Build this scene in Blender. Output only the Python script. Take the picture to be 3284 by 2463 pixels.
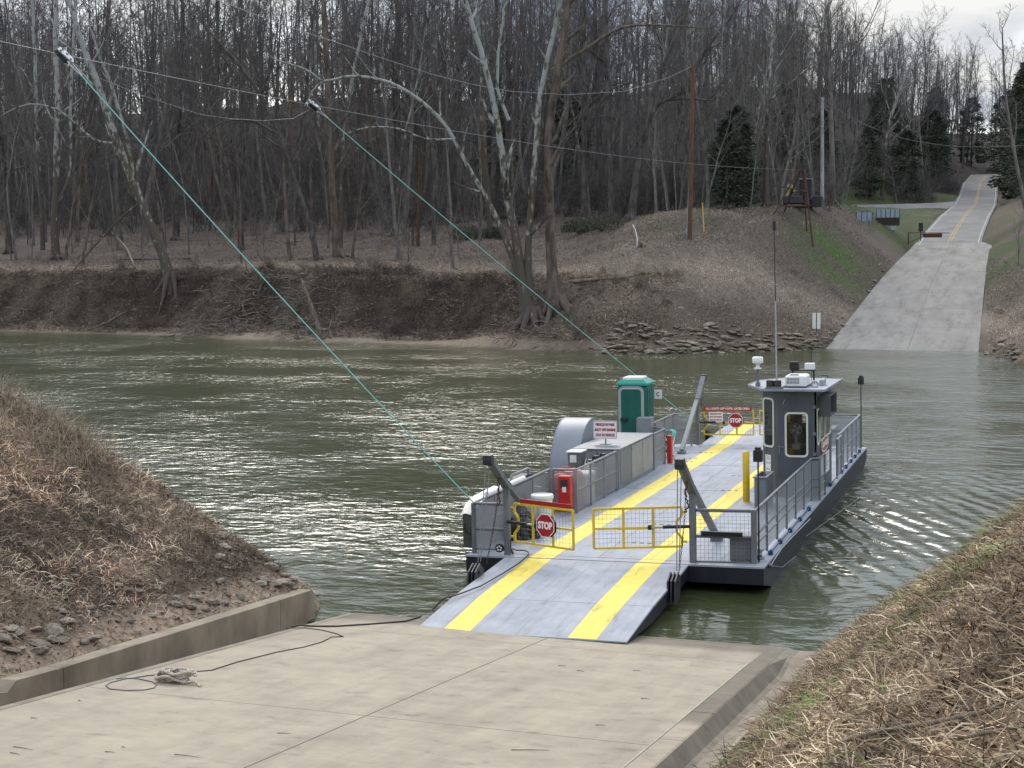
import bpy, math, random
import numpy as np
from mathutils import Vector, Matrix
R = math.radians
random.seed(7); rng = np.random.default_rng(7)
scene = bpy.context.scene
for o in list(bpy.data.objects): bpy.data.objects.remove(o, do_unlink=True)
COL = scene.collection

# ------------------------------------------------------------------ camera
# world frame: x across the ferry (to the right), y along the ferry and the road, away from the camera, z up, water level 0
F_PX = 4935.0; PITCH = math.atan((1231.5-816)/F_PX); YAW = R(18.6)
CAM = Vector((10.366, -37.519, 8.42))
cam_d = bpy.data.cameras.new("camera"); cam = bpy.data.objects.new("camera", cam_d); COL.objects.link(cam)
cam.location = CAM; cam.rotation_euler = (R(90)-PITCH, 0, YAW)
cam_d.sensor_width = 36; cam_d.sensor_fit = 'HORIZONTAL'; cam_d.lens = F_PX/3284*36
cam_d.clip_start = 0.1; cam_d.clip_end = 3000
scene.camera = cam
scene.render.resolution_x = 1024; scene.render.resolution_y = 768
scene.render.engine = 'CYCLES'

# ------------------------------------------------------------------ light
SUN_EL, SUN_AZ = 36.0, 26.0     # azimuth measured left of +y
world = bpy.data.worlds.new("World"); scene.world = world; world.use_nodes = True
nt = world.node_tree; nt.nodes.clear()
def N(nt, t, **k):
    n = nt.nodes.new(t)
    for a, b in k.items(): setattr(n, a, b)
    return n
out = N(nt, 'ShaderNodeOutputWorld'); bg = N(nt, 'ShaderNodeBackground')
sky = N(nt, 'ShaderNodeTexSky', sky_type='NISHITA', sun_disc=False)
sky.sun_elevation = R(SUN_EL); sky.sun_rotation = R(-SUN_AZ)
skm = N(nt, 'ShaderNodeVectorMath', operation='SCALE'); skm.inputs['Scale'].default_value = 0.11
nt.links.new(sky.outputs[0], skm.inputs[0])
tc = N(nt, 'ShaderNodeTexCoord')
mp = N(nt, 'ShaderNodeMapping'); mp.inputs['Scale'].default_value = (1.0, 1.0, 2.6); mp.inputs['Location'].default_value = (0.35, 0.1, 0.2)
nt.links.new(tc.outputs['Generated'], mp.inputs['Vector'])
n1 = N(nt, 'ShaderNodeTexNoise'); n1.inputs['Scale'].default_value = 4.2; n1.inputs['Detail'].default_value = 6; n1.inputs['Roughness'].default_value = 0.52
nt.links.new(mp.outputs[0], n1.inputs['Vector'])
r1 = N(nt, 'ShaderNodeValToRGB'); r1.color_ramp.elements[0].position = 0.40; r1.color_ramp.elements[1].position = 0.58
nt.links.new(n1.outputs['Fac'], r1.inputs[0])
n2 = N(nt, 'ShaderNodeTexNoise'); n2.inputs['Scale'].default_value = 7.0; n2.inputs['Detail'].default_value = 7
nt.links.new(mp.outputs[0], n2.inputs['Vector'])
r2 = N(nt, 'ShaderNodeValToRGB')
r2.color_ramp.elements[0].position = 0.38; r2.color_ramp.elements[0].color = (0.40, 0.48, 0.62, 1)
r2.color_ramp.elements[1].position = 0.60; r2.color_ramp.elements[1].color = (0.98, 0.98, 0.95, 1)
nt.links.new(n2.outputs['Fac'], r2.inputs[0])
# overcast sky: brighter overhead than at the horizon
sep = N(nt, 'ShaderNodeSeparateXYZ'); nt.links.new(tc.outputs['Generated'], sep.inputs[0])
mr = N(nt, 'ShaderNodeMapRange'); mr.inputs['From Min'].default_value = 0.16; mr.inputs['From Max'].default_value = 0.5
mr.inputs['To Min'].default_value = 0.80; mr.inputs['To Max'].default_value = 2.0
nt.links.new(sep.outputs['Z'], mr.inputs['Value'])
cl = N(nt, 'ShaderNodeVectorMath', operation='SCALE'); nt.links.new(r2.outputs[0], cl.inputs[0]); nt.links.new(mr.outputs[0], cl.inputs['Scale'])
bl = N(nt, 'ShaderNodeVectorMath', operation='ADD'); nt.links.new(skm.outputs[0], bl.inputs[0]); bl.inputs[1].default_value = (0.26, 0.29, 0.34)
mx = N(nt, 'ShaderNodeMix', data_type='RGBA'); nt.links.new(r1.outputs[0], mx.inputs['Factor'])
nt.links.new(bl.outputs[0], mx.inputs['A']); nt.links.new(cl.outputs[0], mx.inputs['B'])
nt.links.new(mx.outputs['Result'], bg.inputs['Color']); bg.inputs['Strength'].default_value = 0.80
nt.links.new(bg.outputs[0], out.inputs[0])

sd = bpy.data.lights.new("sun", 'SUN'); sun = bpy.data.objects.new("sun", sd); COL.objects.link(sun)
sd.energy = 1.2; sd.angle = R(20); sd.color = (1.0, 0.93, 0.82)
sun.rotation_euler = (R(90-SUN_EL), 0, R(SUN_AZ+180))
scene.view_settings.view_transform = 'Standard'; scene.view_settings.look = 'None'
scene.view_settings.exposure = 0.58; scene.view_settings.gamma = 1.0

# ------------------------------------------------------------------ unprojection of photo pixels onto real planes (used once, to measure positions)
_c, _s = math.cos(PITCH), math.sin(PITCH)
_fw = Vector((-math.sin(YAW)*_c, math.cos(YAW)*_c, -_s)); _r = Vector((math.cos(YAW), math.sin(YAW), 0)); _u = _r.cross(_fw)
DZ = 0.62
def ray(x, y): return _fw + _r*((x-1642)/F_PX) - _u*((y-1231.5)/F_PX)
def onplane(x, y, p0, n):
    d = ray(x, y); p0 = Vector(p0); n = Vector(n)
    return CAM + d*((p0-CAM).dot(n)/d.dot(n))
def onZ(x, y, z=0.0): return onplane(x, y, (0, 0, z), (0, 0, 1))
def onU(x, y, u): return onplane(x, y, (u, 0, 0), (1, 0, 0))
def onV(x, y, v): return onplane(x, y, (0, v, 0), (0, 1, 0))
SL = 0.11; SV = -4.85
def onslip(x, y, h=0.0): return onplane(x, y, (0, SV, h), (0, SL, 1))
K = 3284/2212.0

# ------------------------------------------------------------------ materials
def mat(name, col, rough=0.7, metal=0.0, noise=None, bump=None, spec=0.5, col2=None, nscale=3.0, ndetail=6, lo=0.35, hi=0.65, coord='Object', stretch=(1,1,1)):
    m = bpy.data.materials.new(name); m.use_nodes = True; t = m.node_tree
    b = t.nodes['Principled BSDF']
    b.inputs['Roughness'].default_value = rough; b.inputs['Metallic'].default_value = metal
    b.inputs['Specular IOR Level'].default_value = spec
    b.inputs['Base Color'].default_value = (*col, 1)
    if col2 is None and noise: col2 = tuple(max(0, c*(1-noise)) for c in col)
    if col2 is not None:
        c = N(t, 'ShaderNodeTexCoord'); mpn = N(t, 'ShaderNodeMapping'); mpn.inputs['Scale'].default_value = stretch
        t.links.new(c.outputs[coord], mpn.inputs[0])
        n = N(t, 'ShaderNodeTexNoise'); n.inputs['Scale'].default_value = nscale; n.inputs['Detail'].default_value = ndetail; n.inputs['Roughness'].default_value = 0.6
        t.links.new(mpn.outputs[0], n.inputs['Vector'])
        r = N(t, 'ShaderNodeValToRGB'); r.color_ramp.elements[0].position = lo; r.color_ramp.elements[1].position = hi
        r.color_ramp.elements[0].color = (*col, 1); r.color_ramp.elements[1].color = (*col2, 1)
        t.links.new(n.outputs['Fac'], r.inputs[0]); t.links.new(r.outputs[0], b.inputs['Base Color'])
        if bump:
            bn = N(t, 'ShaderNodeBump'); bn.inputs['Strength'].default_value = bump; bn.inputs['Distance'].default_value = 0.02
            n3 = N(t, 'ShaderNodeTexNoise'); n3.inputs['Scale'].default_value = nscale*6; n3.inputs['Detail'].default_value = 4
            t.links.new(mpn.outputs[0], n3.inputs['Vector'])
            t.links.new(n3.outputs['Fac'], bn.inputs['Height']); t.links.new(bn.outputs[0], b.inputs['Normal'])
    return m
M = {}
def worn(m, sc=(2.2,0.35,1), dark=0.72, lo=0.30, mid=0.45, hi=0.8, ns=1.6):
    t=m.node_tree; b=t.nodes['Principled BSDF']; src=b.inputs['Base Color'].links[0].from_socket
    c=N(t,'ShaderNodeTexCoord'); mpn=N(t,'ShaderNodeMapping'); mpn.inputs['Scale'].default_value=sc; t.links.new(c.outputs['Object'],mpn.inputs[0])
    n=N(t,'ShaderNodeTexNoise'); n.inputs['Scale'].default_value=ns; n.inputs['Detail'].default_value=10; n.inputs['Roughness'].default_value=0.72; t.links.new(mpn.outputs[0],n.inputs['Vector'])
    cr=N(t,'ShaderNodeValToRGB'); e=cr.color_ramp.elements; e[0].position=lo; e[0].color=(dark,dark*.97,dark*.93,1); e[1].position=hi; e[1].color=(1.1,1.1,1.1,1); x=e.new(mid); x.color=(1,1,1,1)
    t.links.new(n.outputs['Fac'],cr.inputs[0]); mu=N(t,'ShaderNodeMix',data_type='RGBA',blend_type='MULTIPLY'); mu.inputs['Factor'].default_value=1
    t.links.new(src,mu.inputs['A']); t.links.new(cr.outputs[0],mu.inputs['B']); t.links.new(mu.outputs['Result'],b.inputs['Base Color']); return m
M['deck'] = worn(mat('deck_paint', (0.36,0.38,0.425), 0.75, col2=(0.28,0.30,0.34), nscale=1.3, bump=0.3))
M['deckmark'] = worn(mat('deck_yellow', (0.80,0.64,0.09), 0.7, col2=(0.66,0.52,0.10), nscale=3.5, lo=0.5, hi=0.75), dark=0.55, lo=0.33, mid=0.44)
M['hull'] = mat('hull_navy', (0.006,0.008,0.016), 0.5, col2=(0.016,0.018,0.026), nscale=2.0, lo=0.45, hi=0.8, stretch=(1,1,0.3))
M['grey'] = mat('grey_paint', (0.17,0.185,0.20), 0.5, noise=0.3, nscale=1.5)
M['lgrey'] = mat('light_grey_paint', (0.25,0.265,0.285), 0.5, noise=0.2, nscale=1.5)
M['galv'] = mat('galvanised', (0.42,0.45,0.47), 0.45, metal=0.3, noise=0.25, nscale=6)
M['mesh'] = mat('wire_mesh', (0.20,0.215,0.23), 0.6)
M['cabin'] = mat('cabin_grey', (0.10,0.108,0.112), 0.5, noise=0.25, nscale=0.8)
M['door'] = mat('door_grey', (0.075,0.086,0.105), 0.45, noise=0.25, nscale=0.8)
M['cream'] = mat('window_rubber', (0.62,0.64,0.55), 0.6)
M['roof'] = mat('cabin_roof_paint', (0.29,0.32,0.37), 0.5, noise=0.25, nscale=1.5)
M['white'] = mat('white_plastic', (0.78,0.78,0.76), 0.45, noise=0.1, nscale=4)
M['black'] = mat('black_rubber', (0.012,0.012,0.013), 0.55)
M['dark'] = mat('dark_steel', (0.04,0.04,0.043), 0.5, noise=0.4, nscale=6)
M['yellow'] = mat('gate_yellow', (0.72,0.50,0.03), 0.5, noise=0.2, nscale=3)
M['red'] = mat('sign_red', (0.36,0.012,0.018), 0.5)
M['cabred'] = mat('cabinet_red', (0.55,0.02,0.015), 0.4, noise=0.25, nscale=3)
M['coral'] = mat('fuel_red', (0.65,0.09,0.05), 0.45, noise=0.2, nscale=3)
M['signwhite'] = mat('sign_white', (0.80,0.80,0.80), 0.5)
M['teal'] = mat('toilet_green', (0.0,0.115,0.085), 0.45, noise=0.25, nscale=1.6)
for _k,_d in (('grey',.74),('lgrey',.76),('cabin',.78),('door',.8),('hull',.6),('teal',.8),('roof',.8)): worn(M[_k],sc=(1.6,1.6,0.22),dark=_d,lo=0.34,mid=0.5,ns=2.2)
M['teallt'] = mat('toilet_roof_green', (0.03,0.30,0.23), 0.35)
M['toiletgrey'] = mat('toilet_grey', (0.36,0.38,0.37), 0.5)
M['rope'] = mat('turquoise_rope', (0.20,0.52,0.47), 0.7)
M['wire'] = mat('steel_cable', (0.20,0.205,0.22), 0.5, metal=0.4)
M['rust'] = mat('rusty_chain', (0.12,0.045,0.025), 0.85, col2=(0.05,0.035,0.03), nscale=12)
M['blue'] = mat('blue_clamp', (0.008,0.06,0.17), 0.5)
M['olive'] = mat('olive_aluminium', (0.085,0.085,0.065), 0.5, noise=0.3, nscale=2)
M['boatlt'] = mat('boat_cream', (0.62,0.61,0.56), 0.5, noise=0.15, nscale=3)
M['hose'] = mat('hose_dark', (0.035,0.022,0.022), 0.6)
M['paper'] = mat('paper_box', (0.7,0.55,0.36), 0.8)
def glass(name, col=(0.02,0.025,0.025)):
    m = mat(name, col, 0.04); b = m.node_tree.nodes['Principled BSDF']; b.inputs['Specular IOR Level'].default_value = 0.8
    return m
M['glassdark'] = glass('dark_window')
def clearglass():
    m = bpy.data.materials.new('clear_glass'); m.use_nodes = True; t = m.node_tree; t.nodes.clear()
    o = N(t,'ShaderNodeOutputMaterial'); a = N(t,'ShaderNodeBsdfTransparent'); g = N(t,'ShaderNodeBsdfGlossy'); g.inputs['Roughness'].default_value=0.02
    a.inputs[0].default_value=(0.86,0.9,0.9,1)
    fr = N(t,'ShaderNodeFresnel'); fr.inputs['IOR'].default_value=1.5
    x = N(t,'ShaderNodeMixShader'); t.links.new(fr.outputs[0],x.inputs[0]); t.links.new(a.outputs[0],x.inputs[1]); t.links.new(g.outputs[0],x.inputs[2]); t.links.new(x.outputs[0],o.inputs[0])
    return m
M['glass'] = clearglass()
def screenmat():   # expanded metal sheet: a fine weave that lets some light through
    m = bpy.data.materials.new('expanded_metal'); m.use_nodes = True; t = m.node_tree; b = t.nodes['Principled BSDF']
    b.inputs['Base Color'].default_value=(0.30,0.32,0.34,1); b.inputs['Roughness'].default_value=0.5
    o = t.nodes['Material Output']; a = N(t,'ShaderNodeBsdfTransparent'); x = N(t,'ShaderNodeMixShader')
    x.inputs[0].default_value = 0.62
    t.links.new(a.outputs[0],x.inputs[1]); t.links.new(b.outputs[0],x.inputs[2]); t.links.new(x.outputs[0],o.inputs[0])
    return m
M['screen'] = screenmat()
def attrmat(name, rough=0.95, nscale=8, amp=0.35, bump=0.6, spec=0.2, bscale=14, bdist=0.06):
    m = bpy.data.materials.new(name); m.use_nodes = True; t = m.node_tree; b = t.nodes['Principled BSDF']
    b.inputs['Roughness'].default_value = rough; b.inputs['Specular IOR Level'].default_value = spec
    a = N(t,'ShaderNodeAttribute'); a.attribute_name = 'Col'
    c = N(t,'ShaderNodeTexCoord'); n = N(t,'ShaderNodeTexNoise'); n.inputs['Scale'].default_value = nscale; n.inputs['Detail'].default_value = 7; n.inputs['Roughness'].default_value=0.7
    t.links.new(c.outputs['Object'], n.inputs['Vector'])
    r = N(t,'ShaderNodeMapRange'); r.inputs['From Min'].default_value=0.3; r.inputs['From Max'].default_value=0.7; r.inputs['To Min'].default_value=1-amp; r.inputs['To Max'].default_value=1+amp
    t.links.new(n.outputs['Fac'], r.inputs['Value'])
    s = N(t,'ShaderNodeVectorMath',operation='SCALE'); t.links.new(a.outputs['Color'], s.inputs[0]); t.links.new(r.outputs[0], s.inputs['Scale'])
    t.links.new(s.outputs[0], b.inputs['Base Color'])
    if bump:
        n3 = N(t,'ShaderNodeTexNoise'); n3.inputs['Scale'].default_value = bscale; n3.inputs['Detail'].default_value = 5
        t.links.new(c.outputs['Object'], n3.inputs['Vector'])
        bn = N(t,'ShaderNodeBump'); bn.inputs['Strength'].default_value = bump; bn.inputs['Distance'].default_value = bdist
        t.links.new(n3.outputs['Fac'], bn.inputs['Height']); t.links.new(bn.outputs[0], b.inputs['Normal'])
    return m
M['ground'] = attrmat('ground_soil', nscale=5, amp=0.4, bump=1.0, bscale=7, bdist=0.12)
M['grass'] = attrmat('dry_grass', nscale=3, amp=0.2, bump=0)
def barkmat(name, c1, c2, sc=3.0, lo=0.4, hi=0.6, st=(1,1,0.35)):
    return mat(name, c1, 0.9, col2=c2, nscale=sc, lo=lo, hi=hi, stretch=st, bump=0.6, spec=0.2)
M['bark'] = barkmat('dark_bark', (0.055,0.048,0.044), (0.12,0.106,0.098), 2.5)
M['barkg'] = barkmat('grey_bark', (0.11,0.10,0.093), (0.20,0.185,0.17), 2.0)
M['barkb'] = barkmat('brown_bark', (0.075,0.061,0.051), (0.16,0.132,0.11), 2.0)
M['twig'] = mat('twig_bark', (0.135,0.123,0.117), 0.9, noise=0.4, nscale=0.3)
M['twigd'] = mat('dark_twig_bark', (0.075,0.068,0.067), 0.9, noise=0.4, nscale=0.3)
M['snag'] = barkmat('dead_wood', (0.13,0.075,0.04), (0.06,0.045,0.035), 3.0)
M['log'] = barkmat('bleached_wood', (0.24,0.20,0.15), (0.11,0.09,0.07), 5.0)
M['conifer'] = mat('conifer_foliage', (0.030,0.044,0.032), 0.9, col2=(0.075,0.082,0.055), nscale=0.8)
M['coniferb'] = mat('conifer_branch_brown', (0.055,0.045,0.03), 0.9, col2=(0.03,0.04,0.022), nscale=0.8)
def sycmat():
    m = bpy.data.materials.new('sycamore_bark'); m.use_nodes=True; t=m.node_tree; b=t.nodes['Principled BSDF']; b.inputs['Roughness'].default_value=0.85
    c=N(t,'ShaderNodeTexCoord'); mpn=N(t,'ShaderNodeMapping'); mpn.inputs['Scale'].default_value=(1,1,0.45); t.links.new(c.outputs['Object'],mpn.inputs[0])
    n=N(t,'ShaderNodeTexNoise'); n.inputs['Scale'].default_value=2.6; n.inputs['Detail'].default_value=5; t.links.new(mpn.outputs[0],n.inputs['Vector'])
    s=N(t,'ShaderNodeSeparateXYZ'); t.links.new(c.outputs['Object'],s.inputs[0])
    r=N(t,'ShaderNodeMapRange'); r.inputs['From Min'].default_value=4; r.inputs['From Max'].default_value=24; r.inputs['To Min'].default_value=-0.16; r.inputs['To Max'].default_value=0.14
    t.links.new(s.outputs['Z'],r.inputs['Value'])
    ad=N(t,'ShaderNodeMath',operation='ADD'); t.links.new(n.outputs['Fac'],ad.inputs[0]); t.links.new(r.outputs[0],ad.inputs[1])
    cr=N(t,'ShaderNodeValToRGB'); e=cr.color_ramp.elements; e[0].position=0.46; e[0].color=(0.085,0.070,0.055,1); e[1].position=0.58; e[1].color=(0.29,0.295,0.28,1)
    x=e.new(0.50); x.color=(0.15,0.135,0.11,1)
    t.links.new(ad.outputs[0],cr.inputs[0]); t.links.new(cr.outputs[0],b.inputs['Base Color'])
    return m
M['syc'] = sycmat()
M['stone'] = mat('limestone', (0.27,0.23,0.175), 0.9, col2=(0.075,0.062,0.048), nscale=3.0, bump=0.8, coord='Object')
M['stonel'] = mat('pale_limestone', (0.40,0.35,0.27), 0.9, col2=(0.12,0.10,0.08), nscale=3.0, bump=0.8)
M['pole'] = mat('brown_pole', (0.17,0.075,0.035), 0.85, col2=(0.06,0.04,0.03), nscale=5, stretch=(1,1,0.15))
M['polegrey'] = mat('grey_pole', (0.36,0.38,0.40), 0.7, noise=0.3, nscale=2, stretch=(1,1,0.2))

# ------------------------------------------------------------------ mesh builder
class MB:
    def __init__(s): s.v=[]; s.f=[]; s.m=[]; s.sm=[]; s.mi=0; s.X=None
    def mat(s, i): s.mi=i; return s
    def add(s, vs, fs, smooth=False):
        b=len(s.v)
        s.v.extend([tuple(s.X@Vector(p)) if s.X is not None else tuple(p) for p in vs])
        for f in fs: s.f.append(tuple(b+i for i in f)); s.m.append(s.mi); s.sm.append(smooth)
    def box(s, a, b):
        x0,y0,z0=a; x1,y1,z1=b
        s.add([(x0,y0,z0),(x1,y0,z0),(x1,y1,z0),(x0,y1,z0),(x0,y0,z1),(x1,y0,z1),(x1,y1,z1),(x0,y1,z1)],
              [(0,3,2,1),(4,5,6,7),(0,1,5,4),(1,2,6,5),(2,3,7,6),(3,0,4,7)])
    def bbox(s, a, b, e=0.02):   # box with chamfered vertical edges
        x0,y0,z0=a; x1,y1,z1=b; e=min(e,(x1-x0)/3,(y1-y0)/3,(z1-z0)/3)
        def ring(z,i): return [(x0+e+i,y0+i,z),(x1-e-i,y0+i,z),(x1-i,y0+e+i,z),(x1-i,y1-e-i,z),(x1-e-i,y1-i,z),(x0+e+i,y1-i,z),(x0+i,y1-e-i,z),(x0+i,y0+e+i,z)]
        rs=[ring(z0,0),ring(z1-e,0),ring(z1,e)]
        vs=[p for r in rs for p in r]; fs=[tuple(range(7,-1,-1)),tuple(range(16,24))]
        for k in (0,1):
            for i in range(8): j=(i+1)%8; fs.append((k*8+i,k*8+j,k*8+8+j,k*8+8+i))
        s.add(vs,fs)
    def beam(s, p, q, w, h=None, up=(0,0,1)):   # rectangular bar from p to q
        h=h or w; p=Vector(p); q=Vector(q); d=(q-p).normalized(); up=Vector(up)
        if abs(d.dot(up))>0.98: up=Vector((0,1,0))
        a=d.cross(up).normalized()*(w/2); b=a.cross(d).normalized()*(h/2)
        vs=[p-a-b,p+a-b,p+a+b,p-a+b,q-a-b,q+a-b,q+a+b,q-a+b]
        s.add(vs,[(0,3,2,1),(4,5,6,7),(0,1,5,4),(1,2,6,5),(2,3,7,6),(3,0,4,7)])
    def tube(s, pts, r, n=8, cap=True, smooth=True, closed=False):
        pts=[Vector(p) for p in pts]; m=len(pts)
        if not hasattr(r,'__len__'): r=[r]*m
        vs=[]; fs=[]
        d=(pts[1]-pts[0]).normalized(); up=Vector((0,0,1)) if abs(d.z)<0.9 else Vector((0,1,0))
        a=d.cross(up).normalized()
        for i,p in enumerate(pts):
            if i==0: t=pts[1]-pts[0] if not closed else pts[1]-pts[-1]
            elif i==m-1: t=pts[-1]-pts[-2] if not closed else pts[0]-pts[-2]
            else: t=pts[i+1]-pts[i-1]
            if t.length<1e-9: t=d
            t.normalize(); a=(a-t*a.dot(t))
            if a.length<1e-6: a=t.orthogonal()
            a.normalize(); b=t.cross(a)
            for k in range(n):
                g=2*math.pi*k/n; vs.append(p+a*(math.cos(g)*r[i])+b*(math.sin(g)*r[i]))
        for i in range(m-1 if not closed else m):
            i2=(i+1)%m
            for k in range(n):
                j=(k+1)%n; fs.append((i*n+k,i*n+j,i2*n+j,i2*n+k))
        s.add(vs,fs,smooth)
        if cap and not closed and n>=3: s.add(vs[:n],[tuple(range(n-1,-1,-1))]); s.add(vs[-n:],[tuple(range(n))])
    def cyl(s, p, q, r, n=16, r2=None): s.tube([p,q],[r,r2 if r2 is not None else r],n)
    def prism(s, pts, vec):      # polygon extruded along vec
        vec=Vector(vec); a=[Vector(p) for p in pts]; n=len(a)
        vs=a+[p+vec for p in a]
        nn=Vector((0,0,0))
        for i in range(n): nn+=a[i].cross(a[(i+1)%n])
        if nn.dot(vec)>0: fs=[tuple(range(n-1,-1,-1)),tuple(range(n,2*n))]; side=lambda i,j:(i,j,n+j,n+i)
        else: fs=[tuple(range(n)),tuple(range(2*n-1,n-1,-1))]; side=lambda i,j:(j,i,n+i,n+j)
        for i in range(n): fs.append(side(i,(i+1)%n))
        s.add(vs,fs)
    def lathe(s, prof, c=(0,0,0), n=20, smooth=True):
        c=Vector(c); vs=[]; fs=[]
        for r,z in prof:
            for k in range(n): g=2*math.pi*k/n; vs.append(c+Vector((r*math.cos(g),r*math.sin(g),z)))
        for i in range(len(prof)-1):
            for k in range(n): j=(k+1)%n; fs.append((i*n+k,i*n+j,(i+1)*n+j,(i+1)*n+k))
        s.add(vs,fs,smooth)
    def text(s, txt, size, mtx, align='CENTER', bold=0.0, extr=0.004, sx=1.0):
        cu=bpy.data.curves.new('t','FONT'); cu.body=txt; cu.size=size; cu.align_x=align; cu.align_y='CENTER'; cu.offset=bold; cu.extrude=extr; cu.resolution_u=3
        ob=bpy.data.objects.new('t',cu); COL.objects.link(ob); dg=bpy.context.evaluated_depsgraph_get()
        me=bpy.data.meshes.new_from_object(ob.evaluated_get(dg)); X=mtx@Matrix.Diagonal((sx,1,1,1))
        vs=[X@v.co for v in me.vertices]; fs=[tuple(p.vertices) for p in me.polygons]
        s.add(vs,fs); bpy.data.objects.remove(ob); bpy.data.curves.remove(cu); bpy.data.meshes.remove(me)
    def build(s, name, mats, parent=None, label=None, **props):
        me=bpy.data.meshes.new(name); me.from_pydata(s.v,[],s.f)
        if not isinstance(mats,(list,tuple)): mats=[mats]
        for m in mats: me.materials.append(M[m] if isinstance(m,str) else m)
        me.polygons.foreach_set('material_index',s.m); me.polygons.foreach_set('use_smooth',s.sm); me.update()
        o=bpy.data.objects.new(name,me); COL.objects.link(o)
        if parent is not None: o.parent=parent
        if label: o['label']=label
        for k,vv in props.items(): o[k]=vv
        return o
def bulk(name, V, Fc, mats, col=None, parent=None, smooth=False, **props):  # numpy arrays -> mesh
    me=bpy.data.meshes.new(name); V=np.asarray(V,dtype=np.float32); Fc=np.asarray(Fc,dtype=np.int32); k=Fc.shape[1]
    me.vertices.add(len(V)); me.vertices.foreach_set('co',V.ravel())
    me.loops.add(Fc.size); me.loops.foreach_set('vertex_index',Fc.ravel())
    me.polygons.add(len(Fc)); me.polygons.foreach_set('loop_start',np.arange(0,Fc.size,k,dtype=np.int32)); me.polygons.foreach_set('loop_total',np.full(len(Fc),k,dtype=np.int32))
    if smooth: me.polygons.foreach_set('use_smooth',np.ones(len(Fc),dtype=bool))
    me.update(calc_edges=True)
    if col is not None:
        at=me.color_attributes.new('Col','FLOAT_COLOR','POINT'); c4=np.ones((len(V),4),dtype=np.float32); c4[:,:3]=col; at.data.foreach_set('color',c4.ravel())
    if not isinstance(mats,(list,tuple)): mats=[mats]
    for m in mats: me.materials.append(M[m] if isinstance(m,str) else m)
    o=bpy.data.objects.new(name,me); COL.objects.link(o)
    if parent is not None: o.parent=parent
    for a,b in props.items(): o[a]=b
    return o
def tag(o, label, cat, group=None):
    o['label']=label; o['category']=cat
    if group: o['group']=group
    return o
def thing(name, label, cat, loc=(0,0,0), group=None, mtx=None):
    o=bpy.data.objects.new(name,None); COL.objects.link(o); o.empty_display_size=0.3
    if mtx is not None: o.matrix_world=mtx@Matrix.Translation(Vector(loc))
    else: o.location=loc
    return tag(o,label,cat,group)
def copy_tree(o, parent=None):
    c=o.copy(); COL.objects.link(c); c.parent=parent
    for ch in list(o.children): copy_tree(ch,c)
    return c

# ------------------------------------------------------------------ terrain
def vnoise(x, y, seed=0):
    xi=np.floor(x).astype(np.int64); yi=np.floor(y).astype(np.int64); fx=x-xi; fy=y-yi
    fx=fx*fx*(3-2*fx); fy=fy*fy*(3-2*fy)
    def h(a,b):
        n=(a*374761393+b*668265263+seed*1442695041)&0xffffffff
        n=((n^(n>>13))*1274126177)&0xffffffff
        return ((n^(n>>16))&0xffff)/65535.0
    return (h(xi,yi)*(1-fx)+h(xi+1,yi)*fx)*(1-fy)+(h(xi,yi+1)*(1-fx)+h(xi+1,yi+1)*fx)*fy
def fbm(x, y, o=4, seed=0):
    t=0; a=0.5; s=0
    for i in range(o): t=t+a*vnoise(x*2**i+17*i,y*2**i-9*i,seed+i); s+=a; a*=0.5
    return t/s
def sst(x): x=np.clip(x,0,1); return x*x*(3-2*x)
def shore(u): return np.interp(u,[-300,-130,-95,-71,-53,-38.5,-23,-16,-8.5,-6.5,6.2,8,10,14,60,140],[118,108,102.8,100.9,95,93.7,88.7,93,100.0,103,103,94,86,80,74,70])
def zroad(v): return np.interp(v,[90,102.2,150,165,180,215,265,300,338,365,385,420,470,600],[-1.9,0,7.8,9.8,11.4,14.4,17.7,20.7,24.9,28.2,29.2,28.0,38,62])
def hwroad(v): return np.interp(v,[102,140,160,168,400],[6.9,5.3,4.3,4.0,3.9])
def hwR(v): return np.interp(v,[102,140,163,167,400],[6.2,5.6,5.3,4.0,3.9])
def xroad(v): return np.interp(v,[160,235,265,300,338,365,385,420],[0.4,0.2,0.0,-0.6,-1.4,-0.6,3.0,16.0])
def wallz(v): return np.interp(v,[-60,-16.6,-13,-6.1,-5.5],[6.2,1.46,1.13,0.72,0.68])
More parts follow.
